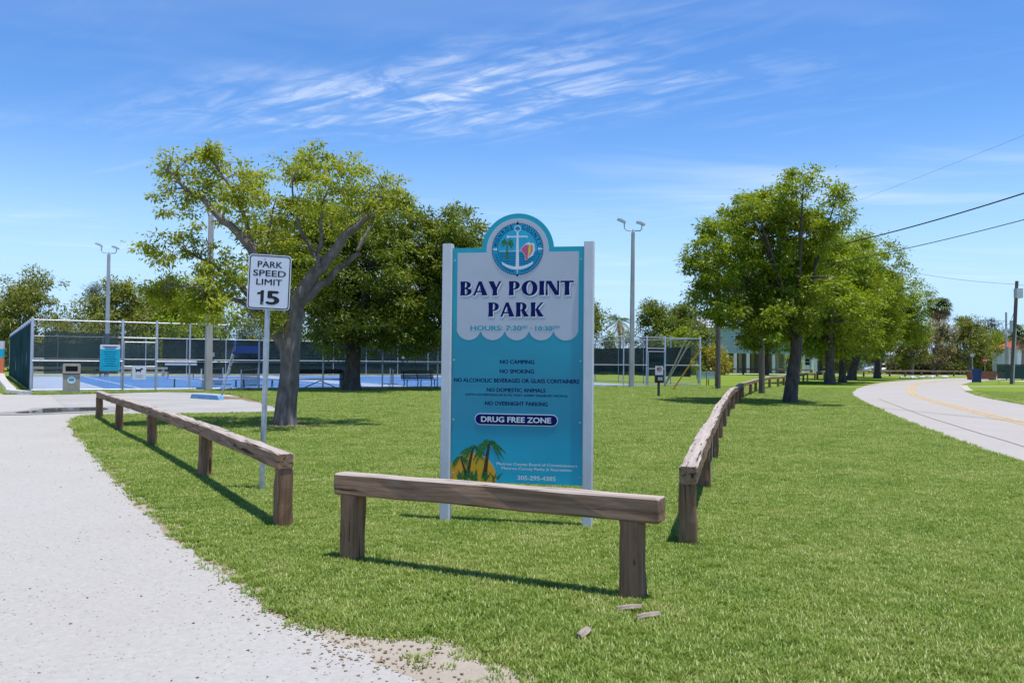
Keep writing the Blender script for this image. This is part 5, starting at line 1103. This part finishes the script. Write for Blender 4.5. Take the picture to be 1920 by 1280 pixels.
for k, (x, y, wd, lab) in enumerate(((51.2, 86.5, 1.9, 'dark green dumpster beside the leaning utility pole'), (55.0, 88.0, 3.0, 'black dumpster with white stripe right of the green one'))):
    e = empty('dumpster', (x, y, 0), R(-5), lab, 'dumpster', 'dumpsters'); mt = M['dark_green'] if k == 0 else M['blue_bin']
    MB().prism([(-wd / 2, .12), (wd / 2, .12), (wd / 2 + .08, 1.5), (-wd / 2 - .08, 1.5)], -.8, .8).build('body', mt, e); MB().box((0, 0, 1.56), (wd + .22, 1.74, .09)).build('lid', M['black'], e)
    for s in (-1, 1): MB().tube([(s * wd * .4, -.7, .08), (s * wd * .4 + .06, -.7, .08)], .08, 8).build('caster', M['black'], e); MB().box((s * (wd / 2 + .12), 0, .9), (.1, 1.2, .12)).build('fork_pocket', mt, e)
    if k: MB().box((0, -.815, .55), (wd * .9, .02, .08)).build('stripe', M['white_paint'], e)
M['car_white'] = pm('white_car_paint', (.74, .75, .77), .25, .02, 2, spec=.6); M['car_glass'] = pm('car_glass', (.02, .025, .03), .08, .1, 2, spec=.7)
def car(x, y, rz, lab, van=False):
    e = empty('parked_car', (x, y, .02), rz, lab, 'car', 'white vehicles parked beyond the lawn')
    if van: body = [(-2.3, .35), (2.3, .35), (2.35, .8), (2.2, 1.1), (1.5, 1.25), (1.1, 1.85), (-2.2, 1.9), (-2.35, 1.6)]; glass = [(-1.9, 1.3), (1.25, 1.3), (.95, 1.75), (-1.9, 1.78)]
    else: body = [(-2.25, .32), (2.25, .32), (2.3, .62), (2.15, .80), (1.15, .95), (.45, 1.42), (-.9, 1.46), (-1.75, 1.05), (-2.2, .98), (-2.3, .7)]; glass = [(-1.45, 1.02), (.92, .98), (.36, 1.34), (-.82, 1.38)]
    mb = MB(); n = len(body); V = []
    for y_, k in ((-.86, .9), (-.78, 1), (.78, 1), (.86, .9)):
        for px, pz in body: V.append((px, y_ * (1 if pz < 1.0 else .84), pz))
    mb.add(V, [(a * n + i, a * n + (i + 1) % n, (a + 1) * n + (i + 1) % n, (a + 1) * n + i) for a in range(3) for i in range(n)] + [tuple(range(n - 1, -1, -1)), tuple(range(3 * n, 4 * n))]); mb.build('body', M['car_white'], e)
    for s in (-1, 1):
        MB().prism(glass, s * .79 if s > 0 else -.80, .80 if s > 0 else -.79).build('window', M['car_glass'], e)
        for wx in (-1.4, 1.42):
            wl = MB().tube([(wx, s * .70, .31), (wx, s * .89, .31)], .32, 18).build('wheel', M['black'], e); MB().tube([(wx, s * .885, .31), (wx, s * .9, .31)], .2, 14).build('rim', M['galv'], wl)
        MB().box((2.22, s * .6, .68), (.1, .3, .12)).build('headlight', M['alu'], e); MB().box((-2.26, s * .62, .8), (.06, .24, .14)).build('tail_light', M['red'], e)
car(61.5, 141, R(178), 'white car parked beyond the far barrier beside the yellow palm'); car(79.5, 150, R(172), 'white van parked behind the many stemmed dry tree', True); car(31.0, 128, R(5), 'white van parked among the stilts of the teal house', True)
# hydrant
e = empty('fire_hydrant', (23.5, 99.5, 0), 0, 'small red hydrant with a white cap near the teal house', 'hydrant'); MB().lathe([(.0, 0), (.2, 0), (.2, .06), (.13, .08), (.13, .55), (.16, .57), (.16, .62), (.0, .63)], 14).build('barrel', M['red'], e)
MB().lathe([(.14, .63), (.13, .74), (.08, .82), (0, .85)], 14).build('cap', M['white_paint'], e); MB().tube([(-.24, 0, .46), (.24, 0, .46)], .07, 10).build('outlet', M['red'], e)
# low white rubble by the bend
M['rock'] = pm('pale_limestone', (.55, .52, .47), .95, .15, 4)
rgk = random.Random(3)
for k in range(9):
    bm = bmesh.new(); bmesh.ops.create_icosphere(bm, subdivisions=1, radius=rgk.uniform(.16, .34))
    for v in bm.verts: v.co = Vector((v.co.x * 1.5, v.co.y, v.co.z * .7)) * rgk.uniform(.8, 1.15)
    me = bpy.data.meshes.new('rock'); bm.to_mesh(me); bm.free(); me.materials.append(M['rock']); tag(link('limestone_rock', me, None, (41.5 + k * .95 + rgk.uniform(-.3, .3), 89.5 + k * .75 + rgk.uniform(-.8, .8), .08)), 'pale limestone rock in the low row at the road bend', 'rock', 'limestone rocks at the bend')

# ------------------------------------------------------------------ houses
M['clapboard'] = pm('pale_teal_siding', (.30, .46, .46), .7, .06, 2, stretch=(.3, .3, 6)); M['roof_grey'] = pm('grey_metal_roof', (.42, .44, .46), .5, .1, 2, stretch=(4, .3, .3)); M['trim'] = pm('white_trim', (.78, .78, .76), .6, .04, 3); M['roof_red'] = pm('red_tile_roof', (.42, .09, .05), .8, .2, 3, stretch=(3, 3, 1))
def window(e, x, z, wd, ht, y):
    f = MB().box((x, y, z), (wd, .08, ht)).build('window', M['trim'], e)
    for k in (-1, 1): MB().box((x, y - .045, z + k * ht * .235), (wd - .16, .02, ht * .42)).build('pane', M['car_glass'], f)
e = empty('stilt_house', (33.5, 120, 0), R(2), 'pale teal clapboard house raised on white stilts behind the lawn', 'house')
MB().box((0, 3.5, 4.6), (19, 8, 3.6)).build('wall', M['clapboard'], e)
for k in range(12): MB().box((0, -.52, 3.0 + k * .29), (19.04, .03, .27)).build('board', M['clapboard'], e)
for x in (-8.2, -4.9, -1.4, 2.4, 6.4): window(e, x, 4.6, 1.2, 1.7, -.58)
MB().add([(-10, -1.2, 6.4), (10, -1.2, 6.4), (10, 8.2, 6.4), (-10, 8.2, 6.4), (-5.5, 3.5, 8.3), (5.5, 3.5, 8.3)], [(0, 1, 5, 4), (1, 2, 5), (2, 3, 4, 5), (3, 0, 4), (3, 2, 1, 0)]).build('roof', M['roof_grey'], e)
for k in range(11):
    for y_ in (-.3, 3.4): MB().box((-9.2 + k * 1.84, y_, 1.4), (.42, .42, 2.84)).build('stilt', M['tan_wood'] if (k + int(y_)) % 3 == 0 else M['trim'], e)
MB().box((0, 7, 1.4), (18, .2, 2.8)).build('rear_wall', M['tan_wood'], e)
for x, y, wd, lab, rf in ((50, 150, 9, 'white house partly hidden behind the roadside trees', 'roof_grey'), (72, 156, 12, 'low white house behind the dry trees', 'roof_grey'), (80.6, 128, 8, 'house with red tiled roof beside the fan palm', 'roof_red')):
    e = empty('bungalow', (x, y, 0), R(4), lab, 'house', 'houses beyond the trees'); MB().box((0, 3, 1.6 if rf != 'roof_red' else 2.0), (wd, 6, 3.2 if rf != 'roof_red' else 4.0)).build('wall', M['trim'], e); zt = 3.2 if rf != 'roof_red' else 4.0
    MB().add([(-wd / 2 - .4, -.4, zt), (wd / 2 + .4, -.4, zt), (wd / 2 + .4, 6.4, zt), (-wd / 2 - .4, 6.4, zt), (-wd / 2 + 2, 3, zt + 1.6), (wd / 2 - 2, 3, zt + 1.6)], [(0, 1, 5, 4), (1, 2, 5), (2, 3, 4, 5), (3, 0, 4), (3, 2, 1, 0)]).build('roof', M[rf], e)
    for k in (-1, 0, 1): window(e, k * wd * .3, zt * .55, 1.1, 1.3, -.05)
# clipped hedges closing the view at the bend
for x, y, ln2, h, lab in ((63, 127, 13, 1.9, 'dark clipped hedge behind the dry trees'), (95, 148, 40, 3.6, 'long dark hedge far behind the bins'), (-70, 135, 46, 3.0, 'long hedge at the far left behind the courts'), (-8, 125, 60, 3.2, 'long dark hedge behind the courts'), (45, 160, 60, 3.5, 'long far hedge behind the houses')):
    e = empty('hedge', (x, y, 0), 0, lab, 'hedge', 'hedges in the distance'); rg = np.random.default_rng(int(x + 200)); n = int(ln2 * h * 26)
    P = np.stack([rg.uniform(-ln2 / 2, ln2 / 2, n), rg.uniform(-.7, .7, n), rg.uniform(.02, 1, n) ** .8 * h], 1); P[:, 2] *= 1 + .12 * np.sin(P[:, 0] * 1.7) + .08 * np.sin(P[:, 0] * .6)
    V, F = leaf_arrays(P, rg.normal(0, 1, (n, 3)), .5, .28, rg, .4); o = link('foliage', fast_mesh('foliage', V, F, [M['leaf_b']]), e); o['kind'] = 'stuff'
    MB().box((0, .2, h * .42), (ln2 * .98, .7, h * .84)).build('core', M['bark_dark'], e)

# ------------------------------------------------------------------ fallen wood chips, gravel grit, leaf litter
for k, (x, y, rz, ln2, wd, lab) in enumerate(((.71, 5.04, .05, .15, .032, 'thin curved bark chip lying on the grass behind another chip'), (.80, 4.89, .25, .145, .036, 'pale bark chip lying on the grass beside the barrier post'), (.40, 4.57, 1.05, .12, .05, 'short pinkish bark chip lying apart on the grass'))):
    rg = random.Random(k); V = []; n = 9
    for i in range(n):
        t = i / (n - 1); wv = wd * (.55 + .45 * math.sin(math.pi * (.12 + .76 * t))) * rg.uniform(.85, 1.15); zc_ = .004 * math.sin(math.pi * t) + rg.uniform(-.002, .002)
        V += [((t - .5) * ln2, -wv / 2, zc_), ((t - .5) * ln2, -wv * .2, zc_ + .014), ((t - .5) * ln2, wv * .25, zc_ + .016), ((t - .5) * ln2, wv / 2, zc_ + .002), ((t - .5) * ln2, 0, zc_ - .004)]
    F = [(i * 5 + j, i * 5 + (j + 1) % 5, (i + 1) * 5 + (j + 1) % 5, (i + 1) * 5 + j) for i in range(n - 1) for j in range(5)] + [(4, 3, 2, 1, 0), tuple(range(5 * n - 5, 5 * n))]
    tag(MB().add(V, F).build('bark_chip', pm('bark_chip_%d' % k, (.30, .235, .185), .9, .35, 24, .4, 60, stretch=(.3, 1, 1)), None, (x, y, .038), (.1, -.08, rz)), lab, 'bark chip', 'bark chips on the grass')
def scatter(name, P, mat, smin, smax, lab, cat, flatten=.6, seed=0):
    """small stones / litter as one uncountable mass"""
    rg = np.random.default_rng(seed); n = len(P); base = np.array([(1, 0, 0), (-.5, .87, 0), (-.5, -.87, 0), (0, 0, 1), (0, 0, -.4)]); tri = np.array([(0, 1, 3), (1, 2, 3), (2, 0, 3), (1, 0, 4), (2, 1, 4), (0, 2, 4)])
    s_ = rg.uniform(smin, smax, n)[:, None, None]; a = rg.uniform(0, 6.28, n); c, q = np.cos(a), np.sin(a)
    B0 = base[None] * (1 + rg.normal(0, .25, (n, 5, 1))); B0[:, :, 2] *= flatten
    V = np.stack([B0[:, :, 0] * c[:, None] - B0[:, :, 1] * q[:, None], B0[:, :, 0] * q[:, None] + B0[:, :, 1] * c[:, None], B0[:, :, 2]], 2) * s_ + np.array(P)[:, None, :]
    F = (tri[None] + (np.arange(n) * 5)[:, None, None]).reshape(-1, 3); o = link(name, fast_mesh(name, V.reshape(-1, 3), F, [mat])); return tag(o, lab, cat, kind='stuff')
def in_poly(X, Y, poly):
    ins = np.zeros(len(X), bool); k = len(poly)
    for i in range(k):
        x1, y1_ = poly[i]; x2, y2 = poly[(i + 1) % k]
        if y1_ == y2: continue
        c = ((y1_ > Y) != (y2 > Y)) & (X < (x2 - x1) * (Y - y1_) / (y2 - y1_) + x1); ins ^= c
    return ins
def seg_dist(X, Y, line):
    d = np.full(len(X), 1e9)
    for (a, b), (c, e_) in zip(line[:-1], line[1:]):
        vx, vy = c - a, e_ - b; t = np.clip(((X - a) * vx + (Y - b) * vy) / (vx * vx + vy * vy), 0, 1); d = np.minimum(d, np.hypot(X - a - t * vx, Y - b - t * vy))
    return d
DR = EDGE + PAD + [(-37.6, 61), (-52, 84), (-60, 84), (-70, 40), (-40, 20), (-30, -12)]
rgs = np.random.default_rng(5); n = 9000; yy = 3 + 17 * rgs.random(n) ** 1.7; xx = -rgs.random(n) * (yy * .75 + 1.5) + .5; ok = in_poly(xx, yy, DR)
M['grit'] = pm('loose_coral_grit', (.42, .40, .37), .95, .35, 60, coords='World'); M['grit_dark'] = pm('dark_grit', (.13, .115, .10), .9, .35, 60, coords='World'); M['litter'] = pm('dry_leaf_litter', (.25, .15, .085), .9, .4, 40, c2=(.42, .30, .17), coords='World')
scatter('loose_grit', np.stack([xx[ok], yy[ok], np.full(ok.sum(), .013)], 1), M['grit'], .002, .007, 'pale loose grit scattered over the gravel drive', 'grit', .7, 1)
n = 300; yy = 3 + 17 * rgs.random(n) ** 1.6; xx = -rgs.random(n) * (yy * .75 + 1.5) + .5; ok = in_poly(xx, yy, DR)
scatter('dark_grit', np.stack([xx[ok], yy[ok], np.full(ok.sum(), .014)], 1), M['grit_dark'], .004, .013, 'dark bits of stone and leaf scattered over the gravel', 'grit', .5, 2)
vcx = vc[rgs.integers(0, len(vc), 1500)]; P = np.stack([vcx[:, 0] + rgs.normal(.05, .12, 1500), vcx[:, 1] + rgs.normal(.02, .12, 1500), np.full(1500, .014)], 1); scatter('verge_litter', P, M['litter'], .004, .014, 'brown bits of dry grass along the gravel edge', 'litter', .4, 3)
P = []
for cx_, cy_, rx, n in ((-4.85, 18.25, 1.35, 1500), (-7.3, 38.9, 2.6, 1500), (-4.0, 40.9, 2.6, 900)):
    a = rgs.uniform(0, 6.28, n); q = np.abs(rgs.normal(0, .5, n)) * rx; P += [(cx_ + q_ * math.cos(a_) * 1.2, cy_ + q_ * math.sin(a_) * .8, .03) for a_, q_ in zip(a, q)]
scatter('leaf_litter', np.array(P), M['litter'], .02, .06, 'brown fallen leaves gathered round the tree trunks', 'leaves', .35, 4)

# ------------------------------------------------------------------ grass
def grassmat():
    m, t = newmat('grass_blade'); l = t.links; g = nd(t, 'ShaderNodeNewGeometry'); oi = nd(t, 'ShaderNodeObjectInfo')
    n1 = nd(t, 'ShaderNodeTexNoise', Scale=1.1, Detail=5, Roughness=.65); l.new(g.outputs['Position'], n1.inputs['Vector'])
    s1 = nd(t, 'ShaderNodeMath', operation='MULTIPLY_ADD'); l.new(oi.outputs['Random'], s1.inputs[0]); s1.inputs[1].default_value = .42
    s2 = nd(t, 'ShaderNodeMath', operation='MULTIPLY_ADD'); l.new(g.outputs['Random Per Island'], s2.inputs[0]); s2.inputs[1].default_value = .30
    s3 = nd(t, 'ShaderNodeMath', operation='MULTIPLY_ADD'); l.new(n1.outputs['Fac'], s3.inputs[0]); s3.inputs[1].default_value = 1.0; s3.inputs[2].default_value = -.36
    l.new(s3.outputs[0], s2.inputs[2]); l.new(s2.outputs[0], s1.inputs[2])
    cr = nd(t, 'ShaderNodeValToRGB'); e = cr.color_ramp.elements; e[0].position = .08; e[0].color = (.115, .215, .026, 1); e[1].position = .98; e[1].color = (.54, .49, .22, 1)
    for p_, c_ in ((.36, (.225, .33, .045, 1)), (.62, (.325, .41, .075, 1)), (.84, (.43, .46, .14, 1))): x = e.new(p_); x.color = c_
    l.new(s1.outputs[0], cr.inputs[0])
    d = nd(t, 'ShaderNodeBsdfDiffuse'); l.new(cr.outputs[0], d.inputs[0]); tr = nd(t, 'ShaderNodeBsdfTranslucent'); l.new(cr.outputs[0], tr.inputs[0]); mx = nd(t, 'ShaderNodeMixShader', Fac=.42); l.new(d.outputs[0], mx.inputs[1]); l.new(tr.outputs[0], mx.inputs[2])
    gl = nd(t, 'ShaderNodeBsdfGlossy', Roughness=.45); m2 = nd(t, 'ShaderNodeMixShader', Fac=.03); l.new(mx.outputs[0], m2.inputs[1]); l.new(gl.outputs[0], m2.inputs[2])
    o = nd(t, 'ShaderNodeOutputMaterial'); l.new(m2.outputs[0], o.inputs[0]); return m
rgg = np.random.default_rng(17)
V = []; F = []; var = []
for v_ in range(6):
    for b in range(20):
        a = rgg.uniform(0, 6.28); r = rgg.random() ** .6 * .045; x, y = r * math.cos(a), r * math.sin(a); h = rgg.uniform(.016, .042); wv = rgg.uniform(.0022, .0042); ln2 = rgg.uniform(.2, 1.1) * h; az = a + rgg.normal(0, .9); dx, dy = math.cos(az), math.sin(az); sx, sy2 = -dy * wv, dx * wv
        i = len(V); V += [(x - sx, y - sy2, -.004), (x + sx, y + sy2, -.004), (x + dx * ln2 * .35 + sx * .9, y + dy * ln2 * .35 + sy2 * .9, h * .6), (x + dx * ln2 * .35 - sx * .9, y + dy * ln2 * .35 - sy2 * .9, h * .6), (x + dx * ln2, y + dy * ln2, h)]
        F += [(i, i + 1, i + 2, i + 3), (i + 3, i + 2, i + 4)]; var += [v_] * 5
nb = len(V)
n = 900000; th = rgg.uniform(-.80, .80, n)
u = rgg.random(n); d0, d1 = 2.6, 8.0
# sampling density per metre of distance: constant areal density up to 8 m, falling off beyond
rr = np.linspace(2.6, 54, 4000); dens = np.where(rr < 8, rr, rr * (8 / rr) ** 1.55); cdf = np.cumsum(dens); cdf /= cdf[-1]; d = np.interp(u, cdf, rr)
X = d * np.sin(th); Yv = d * np.cos(th)
jx, jy = rgg.normal(0, .03, n), rgg.normal(0, .03, n)
keep = rgg.random(n) < .52
keep &= ~in_poly(X + jx, Yv + jy, DR)
RP = np.vstack([RL, RR[::-1]]); m_ = X > 6.5; ins = np.zeros(n, bool); ins[m_] = in_poly(X[m_] + jx[m_], Yv[m_] + jy[m_], RP[:: 1]); keep &= ~ins
ins = in_poly(X, Yv, [tuple(A), tuple(B_), tuple(C_), tuple(D_)]); keep &= ~ins
de = seg_dist(X, Yv, EDGE); patch = np.sin(X * 9.1 + 3 * np.sin(Yv * 5.3)) * np.sin(Yv * 8.3 + 2 * np.sin(X * 6.1)); keep &= (de > .16 + .13 * patch) | (rgg.random(n) < .22)
bp = in_poly(X + jx * 2.6, Yv + jy * 2.6, bare); keep &= ~(bp & (rgg.random(n) < .95))
fpd = seg_dist(X, Yv, [(-2.5, 44.2), (2, 44.4), (6, 45.2), (10, 47.5), (13.5, 50.5), (17, 53)]); keep &= fpd > .3
for cx_, cy_, q in ((-4.95, 18.45, .55), (-7.4, 39.3, 1.1)): keep &= (np.hypot(X - cx_, (Yv - cy_) * 1.3) > q) | (rgg.random(n) < .25)
X, Yv, d = X[keep], Yv[keep], d[keep]; npt = len(X)
SC = rgg.uniform(.75, 1.3, npt) * np.clip(d / 9, 1, 3.0) ** .62; RZ = rgg.uniform(0, 6.28, npt)
big_ = seg_dist(X, Yv, [(-1.19, 6.39), (.79, 5.43)]); pts_all = [(-1.19, 6.39), (.79, 5.43), (1.48, 7.02), (-2.05, 7.6), (-3.87, 10.67), (-.6, 7.82), (.69, 7.58), (2.32, 10.1), (-6.01, 14.16)]
for px, py in pts_all: SC *= 1 + .25 * np.exp(-((X - px) ** 2 + (Yv - py) ** 2) / .02)     # unmown tufts at the foot of posts
AV = np.zeros((nb + npt, 3), np.float32); AV[:nb] = V; AV[nb:, 0] = X; AV[nb:, 1] = Yv
me = bpy.data.meshes.new('grass'); me.from_pydata(AV.tolist(), [], F)
for nm, typ, arr in (('is_pt', 'BOOLEAN', np.r_[np.zeros(nb, bool), np.ones(npt, bool)]), ('variant', 'INT', np.r_[np.array(var), np.zeros(npt)].astype(np.int32)), ('scl', 'FLOAT', np.r_[np.ones(nb), SC].astype(np.float32)), ('rz', 'FLOAT', np.r_[np.zeros(nb), RZ].astype(np.float32))):
    at = me.attributes.new(nm, typ, 'POINT'); at.data.foreach_set('value', arr)
me.materials.append(grassmat()); go = link('grass', me); tag(go, 'short green grass blades covering the lawn', 'grass', kind='stuff')
ng = bpy.data.node_groups.new('grass_scatter', 'GeometryNodeTree'); ng.interface.new_socket('Geometry', in_out='INPUT', socket_type='NodeSocketGeometry'); ng.interface.new_socket('Geometry', in_out='OUTPUT', socket_type='NodeSocketGeometry')
gi = ng.nodes.new('NodeGroupInput'); gout = ng.nodes.new('NodeGroupOutput')
def attr(nm, dt): a = ng.nodes.new('GeometryNodeInputNamedAttribute'); a.data_type = dt; a.inputs['Name'].default_value = nm; return [o for o in a.outputs if o.enabled and o.name == 'Attribute'][0]
sp = ng.nodes.new('GeometryNodeSeparateGeometry'); sp.domain = 'POINT'; ng.links.new(gi.outputs[0], sp.inputs[0]); ng.links.new(attr('is_pt', 'BOOLEAN'), sp.inputs['Selection'])
st = ng.nodes.new('GeometryNodeSplitToInstances'); st.domain = 'POINT'; ng.links.new(sp.outputs['Inverted'], st.inputs[0]); ng.links.new(attr('variant', 'INT'), st.inputs['Group ID'])
ip = ng.nodes.new('GeometryNodeInstanceOnPoints'); ng.links.new(sp.outputs['Selection'], ip.inputs['Points']); ng.links.new(st.outputs[0], ip.inputs['Instance']); ip.inputs['Pick Instance'].default_value = True
cx3 = ng.nodes.new('ShaderNodeCombineXYZ'); ng.links.new(attr('rz', 'FLOAT'), cx3.inputs[2]); ng.links.new(cx3.outputs[0], ip.inputs['Rotation']); ng.links.new(attr('scl', 'FLOAT'), ip.inputs['Scale'])
ng.links.new(ip.outputs[0], gout.inputs[0])
md = go.modifiers.new('scatter', 'NODES'); md.node_group = ng
